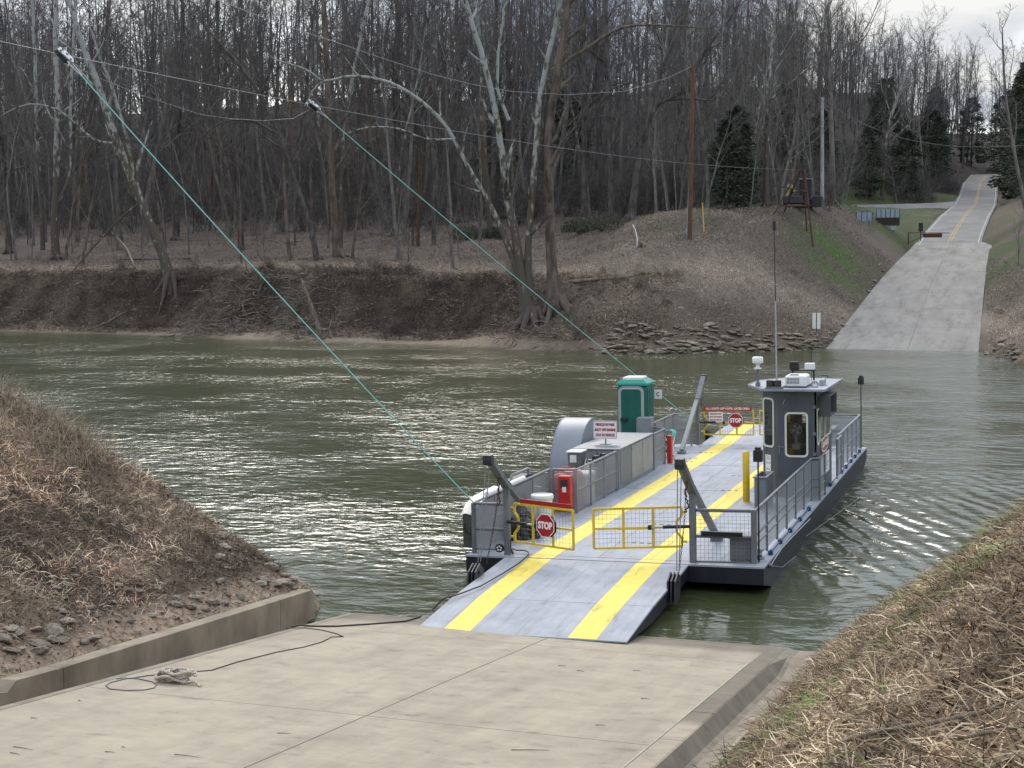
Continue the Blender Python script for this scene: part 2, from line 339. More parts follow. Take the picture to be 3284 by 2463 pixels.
def hgt(u, v):
    u=np.asarray(u,float); v=np.asarray(v,float)
    nb2=fbm(u/45,v/45,3,13)-0.5; nb=fbm(u/9,v/9,4,3)-0.5; ns=fbm(u/1.6,v/1.6,4,5)-0.5
    # far side
    s=v-shore(u)+nb*5.0*sst((-u-10)/10)
    t=sst((u+42)/18)
    L=np.interp(s,[-30,-3,0,2.5,5,7.5,9.5,12,40,75,140,260,420,700],[-3,-.6,0,.55,1.1,3.4,5.9,6.9,10.4,16.7,29,50,66,70])
    Rr=np.interp(s,[-30,-2,0,2.5,5,10,20,34,50,75,170,240,330,600],[-3,-.8,0,1.1,2.4,5.6,9.9,12.7,14.0,15,17.8,30,44,60])
    far=L*(1-t)+Rr*t+nb2*9*sst((s-90)/60)+np.where(s>3,ns*(0.5+0.9*np.exp(-((s-8)/4)**2))+nb*1.2*sst((s-3)/10),ns*0.12)
    lane=np.interp(v,[0,150,160,400],[0,0,0.4,0.4])*0+np.where(v>160,xroad(v),0)
    zr=zroad(v); hw=np.where(u<lane,hwroad(v),hwR(v)); d=np.maximum(0,np.abs(u-lane)-hw)
    slL=np.interp(v,[100,125,150,165,205,262,290,340,400],[.7,.85,.85,.62,.06,.015,.14,.35,.4]); slR=np.interp(v,[100,165,205,400],[.62,.6,.45,.6])
    side=zr+np.where(u<lane,slL,slR)*d
    far2=np.minimum(far,side+ns*0.15); far2=np.maximum(far2,zr-0.45*d)
    # side road shelf
    sr=np.clip(1.7*sst(1-np.abs(v-263-(-u)*0.05)/8),0,1)*sst((-u-2)/3)*sst((u+34)/8)
    far2=far2*(1-sr)+(17.50+0.01*u+0.2*(v-263-(-u)*0.05))*sr
    far2=np.where((d<=0)&(v>90),zr-0.3,far2)
    far2=np.where(v<shore(u)-25,-2.5,far2)
    # near side
    slip=SL*(SV-v)
    slip=np.where(v<-60,SL*(SV+60),slip)
    bump=ns*0.34+nb*0.5+(fbm(u/0.55,v/0.55,2,9)-.5)*0.16
    v0L=np.interp(u,[-30,-12,-5.6,-5],[-0.2,-0.8,-4.55,-5.0]); nl=np.minimum(wallz(v)-0.06+0.56*np.maximum(0,-u-5.6),(v0L-v)*1.0+0.1); nl=np.minimum(nl,5.3)
    nl=nl+bump*sst((-u-5.9)/1.5)
    v0R=np.interp(u,[5,5.6,10,30],[-4.9,-4.8,-2.5,-1.0]); nr=np.minimum(slip+0.02+0.84*np.maximum(0,u-6.45),(v0R-v)*0.95+0.02)
    nr=np.minimum(nr,6.75); nr=nr+bump*0.8*sst((u-6.5)/1.2)
    near=np.where(u<-5.35,nl,np.where(u>6.2,nr,slip-0.55))
    near=np.where(v>0.5,-2.5,np.maximum(near,-2.5))
    return np.where(v<45,near,far2)
def axis(parts):
    a=[]
    for lo,hi,st in parts: a+=list(np.arange(lo,hi,st))
    return np.array(a+[parts[-1][1]])
ua=axis([(-900,-300,60),(-300,-120,4),(-120,-60,1.2),(-60,-20,0.7),(-20,-5.6,0.28),(-5.6,-5.35,0.25),(-5.35,6.2,0.55),(6.2,14,0.2),(14,30,1.0),(30,120,6),(120,900,60)])
va=axis([(-300,-60,12),(-60,-38,1),(-38,-4,0.22),(-4,1,0.4),(1,78,8),(78,122,0.5),(122,200,1.3),(200,420,4),(420,900,30),(900,2000,200)])
UU,VV=np.meshgrid(ua,va); ZZ=hgt(UU,VV)
def colmix(a,b,t): return np.asarray(a)[None,:]*(1-t[:,None])+np.asarray(b)[None,:]*t[:,None]
GPU,GPV=10.0,130.0
def gcol(u, v, z):
    u=u.ravel(); v=v.ravel(); z=z.ravel()
    n1=fbm(u/3,v/3,4,11); n2=fbm(u/14,v/14,3,21); n3=fbm(u/0.7,v/0.7,3,31)
    s=v-shore(u); t=sst((u+40)/16)
    dry=(0.22,0.182,0.148); leaf=(0.115,0.093,0.078); soil=(0.055,0.042,0.033); mud=(0.25,0.20,0.15); green=(0.062,0.080,0.034); dgreen=(0.062,0.064,0.036)
    far=colmix(dry,leaf,sst((s-12)/8)*0.85)
    far=far*(0.75+0.5*n1[:,None])
    # steep eroded bank (left) and dry grass bank (right)
    bankL=colmix(soil,(0.12,0.093,0.07),sst((n1-0.45)*5))
    wL=sst((s-3.2)/1.5)*sst((11.2+n2*3-s)/1.5)*(1-t*0.85)
    far=far*(1-wL[:,None])+bankL*wL[:,None]
    wM=sst((3.8-s)/1.5)*(1-t*0.5); far=far*(1-wM[:,None])+np.array(mud)[None,:]*wM[:,None]*(0.8+0.4*n1[:,None])
    # right flank: darker brown brush near water, mixed green higher
    wd=t*sst((9-s)/4)*0.6; far=far*(1-wd[:,None])+np.array((0.07,0.053,0.038))[None,:]*wd[:,None]
    wg=t*sst((s-16)/12)*sst((n2-0.42)*6)*0.4; far=far*(1-wg[:,None])+np.array(dgreen)[None,:]*wg[:,None]
    gp=np.exp(-(((u+GPU)/3.8)**2+((v-GPV)/8)**2)**1.5)*sst((n1-0.3)*4); far=far*(1-gp[:,None])+np.array((0.07,0.11,0.03))[None,:]*gp[:,None]
    lw=sst((v-150)/14)*sst((u+34)/8)*sst((9-u)/3)*sst((430-v)/20); lw=lw*np.where(u>0,0.25,1.0)*sst((n1-0.22)*5); far=far*(1-lw[:,None])+np.array(green)[None,:]*lw[:,None]
    gr=np.where(u>5,1,0)*sst((v-130)/8)*sst((185-v)/15)*sst((n1-0.4)*6)*0.9; far=far*(1-gr[:,None])+np.array(green)[None,:]*gr[:,None]
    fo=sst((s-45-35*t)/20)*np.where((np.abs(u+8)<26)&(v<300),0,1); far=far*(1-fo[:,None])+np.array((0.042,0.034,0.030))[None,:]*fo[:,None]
    # near banks
    nl=colmix((0.17,0.125,0.09),(0.075,0.056,0.042),sst((n1-0.42)*5)); nl=nl*(0.75+0.5*n3[:,None])
    dust=sst((-u-5.2)/0.1)*sst((6.4-(-u)+n1*0.6-0.3)/0.4); nl=nl*(1-dust[:,None])+np.array((0.27,0.205,0.15))[None,:]*dust[:,None]
    nr=colmix((0.22,0.165,0.11),(0.085,0.062,0.042),sst((n1-0.5)*5)); nr=nr*(0.75+0.5*n3[:,None])
    g2=sst((n2-0.52)*9)*sst((u-7)/1.0); nr=nr*(1-0.6*g2[:,None])+np.array((0.09,0.11,0.04))[None,:]*0.6*g2[:,None]
    near=np.where((u<0)[:,None],nl,nr)
    c=np.where((v<45)[:,None],near,far)
    c=np.where((z<0.12)[:,None],c*0.55,c)
    return np.clip(c,0.01,1)
nu,nv=len(ua),len(va)
idx=np.arange(nu*nv).reshape(nv,nu)
Fq=np.stack([idx[:-1,:-1],idx[:-1,1:],idx[1:,1:],idx[1:,:-1]],-1).reshape(-1,4)
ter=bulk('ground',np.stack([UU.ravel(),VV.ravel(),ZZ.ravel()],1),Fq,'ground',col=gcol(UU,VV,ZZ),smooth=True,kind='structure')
def H1(u,v): return float(hgt(np.array([u]),np.array([v]))[0])

# ------------------------------------------------------------------ water
def watermat():
    m=bpy.data.materials.new('river_water'); m.use_nodes=True; t=m.node_tree; b=t.nodes['Principled BSDF']
    b.inputs['Roughness'].default_value=0.11; b.inputs['IOR'].default_value=1.42; b.inputs['Specular IOR Level'].default_value=0.5
    c=N(t,'ShaderNodeTexCoord')
    n0=N(t,'ShaderNodeTexNoise'); n0.inputs['Scale'].default_value=0.05; n0.inputs['Detail'].default_value=3; t.links.new(c.outputs['Object'],n0.inputs['Vector'])
    cr=N(t,'ShaderNodeValToRGB'); cr.color_ramp.elements[0].color=(0.046,0.058,0.024,1); cr.color_ramp.elements[1].color=(0.064,0.074,0.034,1)
    t.links.new(n0.outputs['Fac'],cr.inputs[0]); t.links.new(cr.outputs[0],b.inputs['Base Color'])
    def wav(sc,dist,vec=(1,1,1),det=3,rough=0.5,rz=0.0):
        mpn=N(t,'ShaderNodeMapping'); mpn.inputs['Scale'].default_value=vec; mpn.inputs['Rotation'].default_value=(0,0,rz); t.links.new(c.outputs['Object'],mpn.inputs[0])
        n=N(t,'ShaderNodeTexNoise'); n.inputs['Scale'].default_value=sc; n.inputs['Detail'].default_value=det; n.inputs['Roughness'].default_value=rough; n.inputs['Distortion'].default_value=0.4
        t.links.new(mpn.outputs[0],n.inputs['Vector'])
        k=N(t,'ShaderNodeMath',operation='MULTIPLY'); k.inputs[1].default_value=dist; t.links.new(n.outputs['Fac'],k.inputs[0]); return k.outputs[0]
    # gusty patches: ripple strength varies over the river
    gn=N(t,'ShaderNodeTexNoise'); gn.inputs['Scale'].default_value=0.09; gn.inputs['Detail'].default_value=2; t.links.new(c.outputs['Object'],gn.inputs['Vector'])
    gr=N(t,'ShaderNodeMapRange'); gr.inputs['From Min'].default_value=0.38; gr.inputs['From Max'].default_value=0.60; gr.inputs['To Min'].default_value=0.35; gr.inputs['To Max'].default_value=1.15
    t.links.new(gn.outputs['Fac'],gr.inputs['Value'])
    # calm water close to the near landing
    sp=N(t,'ShaderNodeSeparateXYZ'); t.links.new(c.outputs['Object'],sp.inputs[0])
    cm=N(t,'ShaderNodeMapRange'); cm.inputs['From Min'].default_value=-4; cm.inputs['From Max'].default_value=6; cm.inputs['To Min'].default_value=0.22; cm.inputs['To Max'].default_value=1.0
    t.links.new(sp.outputs['Y'],cm.inputs['Value'])
    a=wav(0.6,0.16,(1,1.3,1),2,0.45,R(8)); b2=wav(1.8,0.088,(1,1.35,1),3,0.5,R(-10)); b3=wav(6.5,0.012,(1,1.2,1),2)
    s1=N(t,'ShaderNodeMath',operation='ADD'); t.links.new(a,s1.inputs[0]); t.links.new(b2,s1.inputs[1])
    # slanting wake ripples along the right side of the hull
    mw=N(t,'ShaderNodeMapping'); mw.inputs['Rotation'].default_value=(0,0,R(-24)); t.links.new(c.outputs['Object'],mw.inputs[0])
    wv=N(t,'ShaderNodeTexWave'); wv.inputs['Scale'].default_value=0.42; wv.inputs['Distortion'].default_value=3.5; wv.inputs['Detail'].default_value=2; wv.inputs['Detail Scale'].default_value=1.2; t.links.new(mw.outputs[0],wv.inputs['Vector'])
    sx_=N(t,'ShaderNodeSeparateXYZ'); t.links.new(c.outputs['Object'],sx_.inputs[0])
    m1=N(t,'ShaderNodeMapRange'); m1.inputs['From Min'].default_value=12; m1.inputs['From Max'].default_value=5.0; t.links.new(sx_.outputs['X'],m1.inputs['Value'])
    m2=N(t,'ShaderNodeMapRange'); m2.inputs['From Min'].default_value=4.0; m2.inputs['From Max'].default_value=4.6; t.links.new(sx_.outputs['X'],m2.inputs['Value'])
    m3=N(t,'ShaderNodeMapRange'); m3.inputs['From Min'].default_value=-1; m3.inputs['From Max'].default_value=4; t.links.new(sx_.outputs['Y'],m3.inputs['Value'])
    m4=N(t,'ShaderNodeMapRange'); m4.inputs['From Min'].default_value=26; m4.inputs['From Max'].default_value=14; t.links.new(sx_.outputs['Y'],m4.inputs['Value'])
    acc=wv.outputs['Fac']
    for q in (m1,m2,m3,m4):
        k=N(t,'ShaderNodeMath',operation='MULTIPLY'); t.links.new(acc,k.inputs[0]); t.links.new(q.outputs[0],k.inputs[1]); acc=k.outputs[0]
    k=N(t,'ShaderNodeMath',operation='MULTIPLY'); t.links.new(acc,k.inputs[0]); k.inputs[1].default_value=0.16
    sw=N(t,'ShaderNodeMath',operation='ADD'); t.links.new(s1.outputs[0],sw.inputs[0]); t.links.new(k.outputs[0],sw.inputs[1]); s1=sw
    s2=N(t,'ShaderNodeMath',operation='ADD'); t.links.new(s1.outputs[0],s2.inputs[0]); t.links.new(b3,s2.inputs[1])
    s3=N(t,'ShaderNodeMath',operation='MULTIPLY'); t.links.new(s2.outputs[0],s3.inputs[0]); t.links.new(gr.outputs[0],s3.inputs[1])
    s4=N(t,'ShaderNodeMath',operation='MULTIPLY'); t.links.new(s3.outputs[0],s4.inputs[0]); t.links.new(cm.outputs[0],s4.inputs[1])
    bn=N(t,'ShaderNodeBump'); bn.inputs['Strength'].default_value=1.0; bn.inputs['Distance'].default_value=1.0
    t.links.new(s4.outputs[0],bn.inputs['Height']); t.links.new(bn.outputs[0],b.inputs['Normal'])
    return m
M['water']=watermat()
w=MB(); w.add([(-900,-6,0),(900,-6,0),(900,140,0),(-900,140,0)],[(0,1,2,3)]); w.build('river_water','water',kind='structure')

# ------------------------------------------------------------------ near landing slab
def slipmat():
    m=mat('slip_concrete',(0.375,0.325,0.25),0.9,col2=(0.30,0.262,0.205),nscale=0.8,lo=0.35,hi=0.7,bump=0.2,stretch=(1,1.1,1),spec=0.3); t=m.node_tree; b=t.nodes['Principled BSDF']
    src=b.inputs['Base Color'].links[0].from_socket
    c=N(t,'ShaderNodeTexCoord'); s=N(t,'ShaderNodeSeparateXYZ'); t.links.new(c.outputs['Object'],s.inputs[0])
    def line(ax,pos,w):
        a=N(t,'ShaderNodeMath',operation='SUBTRACT'); t.links.new(s.outputs[ax],a.inputs[0]); a.inputs[1].default_value=pos
        b2=N(t,'ShaderNodeMath',operation='ABSOLUTE'); t.links.new(a.outputs[0],b2.inputs[0])
        l=N(t,'ShaderNodeMath',operation='LESS_THAN'); t.links.new(b2.outputs[0],l.inputs[0]); l.inputs[1].default_value=w; return l.outputs[0]
    ls=[line('X',0.67,0.014),line('Y',-7.4,0.012),line('Y',-15.88,0.012),line('Y',-24.4,0.012),line('Y',-5.05,0.03)]
    acc=ls[0]
    for l in ls[1:]:
        mxn=N(t,'ShaderNodeMath',operation='MAXIMUM'); t.links.new(acc,mxn.inputs[0]); t.links.new(l,mxn.inputs[1]); acc=mxn.outputs[0]
    # fine dark smears and pale worn patches
    n=N(t,'ShaderNodeTexNoise'); n.inputs['Scale'].default_value=2.2; n.inputs['Detail'].default_value=8; n.inputs['Roughness'].default_value=0.7
    mpn=N(t,'ShaderNodeMapping'); mpn.inputs['Scale'].default_value=(0.8,1.25,1); mpn.inputs['Rotation'].default_value=(0,0,R(10)); t.links.new(c.outputs['Object'],mpn.inputs[0]); t.links.new(mpn.outputs[0],n.inputs['Vector'])
    cr=N(t,'ShaderNodeValToRGB'); e=cr.color_ramp.elements; e[0].position=0.30; e[0].color=(0.66,0.66,0.68,1); e[1].position=0.72; e[1].color=(1.18,1.16,1.12,1); x=e.new(0.42); x.color=(1,1,1,1)
    t.links.new(n.outputs['Fac'],cr.inputs[0])
    mu=N(t,'ShaderNodeMix',data_type='RGBA',blend_type='MULTIPLY'); mu.inputs['Factor'].default_value=1; t.links.new(src,mu.inputs['A']); t.links.new(cr.outputs[0],mu.inputs['B'])
    # wet band just above the water and faint tyre tracks down the slab
    wet=N(t,'ShaderNodeMapRange'); wet.inputs['From Min'].default_value=-5.75; wet.inputs['From Max'].default_value=-5.25; wet.inputs['To Min'].default_value=1.0; wet.inputs['To Max'].default_value=0.55; 
    nn_=N(t,'ShaderNodeMath',operation='MULTIPLY'); t.links.new(n.outputs['Fac'],nn_.inputs[0]); nn_.inputs[1].default_value=1.0
    ya=N(t,'ShaderNodeMath',operation='ADD'); t.links.new(s.outputs['Y'],ya.inputs[0]); t.links.new(nn_.outputs[0],ya.inputs[1]); t.links.new(ya.outputs[0],wet.inputs['Value'])
    wm=N(t,'ShaderNodeVectorMath',operation='SCALE'); t.links.new(mu.outputs['Result'],wm.inputs[0]); t.links.new(wet.outputs[0],wm.inputs['Scale'])
    n5=N(t,'ShaderNodeTexNoise'); n5.inputs['Scale'].default_value=1.1; n5.inputs['Detail'].default_value=8; n5.inputs['Roughness'].default_value=0.7; m5=N(t,'ShaderNodeMapping'); m5.inputs['Scale'].default_value=(1.6,0.16,1); t.links.new(c.outputs['Object'],m5.inputs[0]); t.links.new(m5.outputs[0],n5.inputs['Vector'])
    r5=N(t,'ShaderNodeMapRange'); r5.inputs['From Min'].default_value=0.34; r5.inputs['From Max'].default_value=0.56; r5.inputs['To Min'].default_value=0.88; r5.inputs['To Max'].default_value=1.04; t.links.new(n5.outputs['Fac'],r5.inputs['Value'])
    w2=N(t,'ShaderNodeVectorMath',operation='SCALE'); t.links.new(wm.outputs[0],w2.inputs[0]); t.links.new(r5.outputs[0],w2.inputs['Scale'])
    mu=w2; mu_out=w2.outputs[0]
    mm=N(t,'ShaderNodeMix',data_type='RGBA'); t.links.new(acc,mm.inputs['Factor']); t.links.new(mu_out,mm.inputs['A']); mm.inputs['B'].default_value=(0.10,0.085,0.07,1)
    t.links.new(mm.outputs['Result'],b.inputs['Base Color']); return m
M['slip']=slipmat()
M['kerb']=mat('kerb_concrete',(0.30,0.255,0.195),0.9,col2=(0.20,0.165,0.125),nscale=1.6,bump=0.4,stretch=(1,1,0.4))
M['wallc']=mat('wall_concrete',(0.30,0.25,0.185),0.9,col2=(0.14,0.112,0.08),nscale=1.3,bump=0.4,lo=0.4,hi=0.7,stretch=(1,0.6,0.35))
M['kerbd']=mat('kerb_face_concrete',(0.24,0.21,0.165),0.9,col2=(0.16,0.138,0.11),nscale=2.2,bump=0.4)
M['pale']=mat('pale_seal',(0.45,0.42,0.34),0.8,noise=0.3,nscale=4)
def sz(v): return SL*(SV-v)
b=MB(); b.add([(-4.55,-60,sz(-60)),(5.25,-60,sz(-60)),(5.25,-1,sz(-1)),(-4.55,-1,sz(-1)),(-4.55,-60,sz(-60)-.4),(5.25,-60,sz(-60)-.4),(5.25,-1,sz(-1)-.4),(-4.55,-1,sz(-1)-.4)],[(0,1,2,3),(4,7,6,5),(0,4,5,1),(1,5,6,2),(2,6,7,3),(3,7,4,0)])
b.build('boat_ramp','slip',kind='structure')
# raised kerb with a gutter on the right side of the slab
kerb=thing('kerb','long concrete kerb with a gutter along the right edge of the tan landing slab','kerb',(5.25,-8,sz(-8)))
KM=Matrix.Translation((-5.25,8,-sz(-8)))
def strip(prof,vs,m,name,parent,X):
    b=MB(); b.X=X; n=len(prof); vv=[]; ff=[]
    for v,sc in vs:
        for (u,z) in prof: vv.append((u, v, sz(v)+(z*sc if z>-.28 else z)))
    for i in range(len(vs)-1):
        for k in range(n-1): ff.append((i*n+k,i*n+k+1,(i+1)*n+k+1,(i+1)*n+k))
    b.add(vv,ff); return b.build(name,m,parent)
vs_=[(-60,1),(-16,1),(-12,1),(-8.6,1),(-7.4,0.95)]
strip([(5.25,-0.3),(5.25,0.012),(5.60,0.015),(5.63,0.0)],vs_+[(-6.1,0.1),(-3.9,0.05)],'slip','kerb_slab',kerb,KM)
strip([(5.63,0.0),(5.80,-0.22),(5.9,-0.25)],vs_+[(-6.1,0.1),(-3.9,0.05)],'kerbd','kerb_face',kerb,KM)
strip([(5.9,-0.25),(6.22,-0.24),(6.24,-0.24)],vs_+[(-6.1,0.1),(-3.9,0.05)],'kerb','gutter',kerb,KM)
strip([(6.24,-0.25),(6.30,-0.02),(6.72,0.03),(6.74,-0.3)],vs_+[(-6.1,0.1),(-3.9,0.05)],'slip','outer_slab',kerb,KM)
b=MB(); b.X=KM
b.add([(5.222,-60,sz(-60)+.004),(5.255,-60,sz(-60)+.004),(5.245,-7.45,sz(-7.45)+.005),(5.212,-7.45,sz(-7.45)+.005)],[(0,1,2,3)]); b.mat(1); b.add([(5.256,-60,sz(-60)+.016),(5.268,-60,sz(-60)+.016),(5.262,-7.45,sz(-7.45)+.016),(5.250,-7.45,sz(-7.45)+.016)],[(0,1,2,3)])
b.build('joint_seal',['pale','dark'],kerb)
# retaining wall on the left with a gutter strip in front
wall=thing('retaining_wall','low stained concrete retaining wall holding back the left bank beside the slab','wall',(-5.2,-11,0.4)); WM=Matrix.Translation((5.2,11,-0.4))
segs=[(-40,-19.2),(-19.0,-15.42),(-15.40,-7.36),(-7.34,-5.62)]
for i,(a,c) in enumerate(segs):
    b=MB(); b.X=WM; za,zc=float(wallz(a)),float(wallz(c)); ga,gc=sz(a)-0.5,sz(c)-0.5
    if i==3:
        pts=[(-5.2,a,ga),(-5.2,c,gc-.4),(-5.2,c,zc-.14),(-5.2,c-.14,zc),(-5.2,a,za)]
    elif i==1:
        pts=[(-5.2,a,ga),(-5.2,c,gc),(-5.2,c,zc),(-5.2,-16.7,float(wallz(-16.7))),(-5.2,-16.95,float(wallz(-16.9))-.16),(-5.2,-17.2,float(wallz(-17.2))-.12),(-5.2,-17.5,float(wallz(-17.5))-.3),(-5.2,a,za-.25)]
    else: pts=[(-5.2,a,ga),(-5.2,c,gc),(-5.2,c,zc),(-5.2,a,za)]
    b.prism(pts,(-0.34,0,0)); b.build('wall_panel','wallc',wall)
b=MB(); b.X=WM; n=[(-60,0),(-5.6,0)]
b.add([(-5.19,-60,sz(-60)-.2),(-4.56,-60,sz(-60)-.16),(-4.56,-5.2,sz(-5.2)-.16),(-5.19,-5.2,sz(-5.2)-.2)],[(0,1,2,3)]); b.build('gutter','kerb',wall)
b=MB(); b.X=WM
pts=[(-4.57,-60,sz(-60)-.16),(-4.47,-60,sz(-60)+.004),(-4.3,-60,sz(-60)+.006),(-4.57,-5.0,sz(-5)-.2),(-4.62,-5.0,sz(-5)+.004),(-4.45,-5.0,sz(-5)+.006)]
b.add(pts,[(0,1,4,3),(1,2,5,4)]); b.build('slab_edge','kerb',wall)

# ------------------------------------------------------------------ ferry
FM=Matrix.Translation((0.0,0,DZ))@Matrix.Rotation(R(-1.3),4,'Y')
fer=thing('ferry','grey flat cable ferry with yellow deck stripes, its ramp down on the concrete','ferry',mtx=FM)
L_=25.1
# hull
b=MB(); prof=[(0.0,0),(0.0,-.40),(1.0,-.62),(3.2,-1.4),(L_-3.2,-1.4),(L_-1,-.62),(L_,-.40),(L_,0)]
b.prism([(-3.54,v,w-.05) for v,w in prof],(7.84,0,0))
b.box((-3.56,0.0,-.06),(4.32,L_,-.045)); b.box((-3.2,-.02,-.36),(-2.55,.0,-.05))
b.build('hull','hull',fer)
b=MB(); b.box((-3.55,-.01,-.044),(4.31,L_+.01,0.0)); b.build('deck','deck',fer)
for (u0,u1) in ((-1.80,-1.16),(1.12,1.74)):
    b=MB(); b.add([(u0,0,.004),(u1,0,.004),(u1,L_,.004),(u0,L_,.004)],[(0,1,2,3)]); b.build('deck_stripe','deckmark',fer)
b=MB()
for v in (0.36,24.7): b.box((-2.4,v,.001),(2.4,v+.02,.006))
for u in (-.05,3.1,1.35): b.box((u,.4,.001),(u+.012,24.7,.0055))
for v in (6.2,12.4,18.6): b.box((-2.4,v,.001),(4.0,v+.012,.005))
b.build('deck_weld_seam','grey',fer)
b=MB()
for (u,v) in ((.2,5.6),(.35,2.6),(.9,12.5),(.2,8.9),(-2.1,19.6),(-2.15,20.6),(-1.9,22.4),(.6,16),(2.8,4.4)):
    for k in range(3): b.mat(0); b.cyl((u+.22*k,v,.001),(u+.22*k,v,.008),.07,10)
b.build('deck_socket','dark',fer)
# puddles on the deck
M['puddle']=mat('wet_paint',(0.2,0.21,0.23),0.08)
M['deck']=worn(M['deck'],sc=(3.2,0.10,1),dark=0.80,lo=0.34,mid=0.47,ns=1.3)
# near ramp: plate with a kinked tip, side girders
def ramp(sign,v0,ang,name,lab):
    b=MB(); c=math.cos(ang); s=math.sin(ang)
    Pt=lambda u,d,h: (u, v0+sign*(d*c - h*s*0), d*s+h)
    def seg(d0,d1,h0,h1,t0,t1,u0=-2.42,u1=2.42):
        top=[Pt(u0,d0,h0),Pt(u1,d0,h0),Pt(u1,d1,h1),Pt(u0,d1,h1)]; bot=[Pt(u0,d0,h0-t0),Pt(u1,d0,h0-t0),Pt(u1,d1,h1-t1),Pt(u0,d1,h1-t1)]
        if sign<0: b.add(top+bot,[(3,2,1,0),(4,5,6,7),(0,1,5,4),(1,2,6,5),(2,3,7,6),(3,0,4,7)])
        else: b.add(top+bot,[(0,1,2,3),(7,6,5,4),(4,5,1,0),(5,6,2,1),(6,7,3,2),(7,4,0,3)])
    seg(.07,3.9,0,0,.05,.05); seg(3.9,6.3,0,-.10,.05,.03)
    o=b.build(name,'deck',fer,label=lab)
    for (u0,u1) in ((-1.80,-1.16),(1.10,1.74)):
        q=MB(); pts=[Pt(u0,.07,.004),Pt(u1,.07,.004),Pt(u1,3.9,.004),Pt(u0,3.9,.004),Pt(u1,6.27,-.095),Pt(u0,6.27,-.095)]
        q.add(pts,[(3,2,1,0),(5,4,2,3)] if sign<0 else [(0,1,2,3),(3,2,4,5)]); q.build('ramp_stripe','deckmark',o)
    q=MB()
    for u in (-2.42,2.30):
        pp=[Pt(u,.1,-.052),Pt(u,.1,-.36),Pt(u,4.0,-.36),Pt(u,6.2,-.14),Pt(u,3.9,-.052)]
        q.prism(pp,(.12,0,0))
    for u in (-1.5,-.5,.5,1.5): q.prism([Pt(u,.1,-.052),Pt(u,.1,-.3),Pt(u,4.0,-.3),Pt(u,3.9,-.052)],(.08,0,0))
    q.build('girder','hull',o)
    q=MB(); q.add([Pt(.0,.1,.002),Pt(.012,.1,.002),Pt(.012,3.9,.002),Pt(0,3.9,.002)],[(3,2,1,0)] if sign<0 else [(0,1,2,3)])
    q.add([Pt(-2.42,3.88,.003),Pt(2.42,3.88,.003),Pt(2.42,3.91,.003),Pt(-2.42,3.91,.003)],[(3,2,1,0)] if sign<0 else [(0,1,2,3)])
    q.build('weld_seam','grey',o)
    # hoist blocks at both sides
    for u in (-2.52,2.50):
        q=MB()
        for k in (-.09,.0,.09):
            q.prism([Pt(u+k-.02,2.35,.18),Pt(u+k-.02,2.0,.32),Pt(u+k-.02,1.75,.1),Pt(u+k-.02,1.9,-.35),Pt(u+k-.02,2.4,-.35)],(.035,0,0))
        q.cyl(Pt(u-.14,2.1,.12),Pt(u+.14,2.1,.12),.05,10); q.build('hoist_block','dark',o)
    return o
ramp(-1,0.0,math.atan2(-.36,6.3),'boarding_ramp','near boarding ramp, lowered onto the concrete')
ramp(1,L_,R(2.6),'boarding_ramp','far boarding ramp, raised just above the water')
# davits
def davit(u,v,sg,lab=None,side=1):
    b=MB(); P=lambda dv,w,du=0:(u+du,v+sg*dv,w)
    b.beam(P(0,0),P(0,1.95),.15,.15,up=(1,0,0)); b.beam(P(.08,1.75),P(-1.30,2.70),.14,.20,up=(1,0,0))
    d=b.build('davit','grey',fer)
    q=MB(); q.beam(P(3.1,.12),P(.0,1.88),.13,.16,up=(1,0,0)); q.beam(P(3.1,.12),P(3.1,.0),.3,.3,up=(1,0,0)); q.build('brace','lgrey' if sg<0 else 'grey',d)
    q=MB(); q.box((u-.11,v-sg*1.42-.07,2.66),(u+.11,v-sg*1.42+.15,2.80)); q.cyl((u-.12,v-sg*1.36,2.62),(u+.12,v-sg*1.36,2.62),.09,12); q.build('sheave','dark',d)
    # hoist cables and safety chain down to the ramp
    rv=v-sg*2.05*1; rz=.18 if sg>0 else .32
    q=MB()
    for du,dd in ((-.07,0),(.0,.12)): q.tube([(u+du,v-sg*(1.33-dd),2.6),(u+du*.6+ (.08 if u>0 else -.05),rv+sg*dd*.6,rz)],.013,5)
    q.build('hoist_cable','wire',d)
    top=Vector(P(-.55,2.15,.02 if u<0 else -.02)); bot=Vector((u+(.02 if u>0 else .02),v-sg*1.72,rz-.05)); top2=Vector(P(-.6,2.0))
    q=MB(); n=46; 
    for k in range(n):
        t=k/(n-1); p=top.lerp(bot,t); p.y+=math.sin(t*math.pi)*.12*sg; p2=p+Vector((0,0,-.055))
        rr=.018; 
        if k%2: q.tube([p+Vector((-rr,0,0)),p2+Vector((-rr,0,0)),p2+Vector((rr,0,0)),p+Vector((rr,0,0))],.007,4,closed=True,cap=False)
        else: q.tube([p+Vector((0,-rr,0)),p2+Vector((0,-rr,0)),p2+Vector((0,rr,0)),p+Vector((0,rr,0))],.007,4,closed=True,cap=False)
    if sg>0:
        bun=[Vector((u+random.uniform(-.05,.05),v-sg*.62+random.uniform(-.04,.04),2.1-k*.055)) for k in range(14)]
        q.tube(bun,.022,5)
    q.build('safety_chain','rust',d)
    return d
davit(2.47,.28,1); davit(-2.47,.28,1); davit(2.5,L_-.1,-1); davit(-2.55,L_-.1,-1)
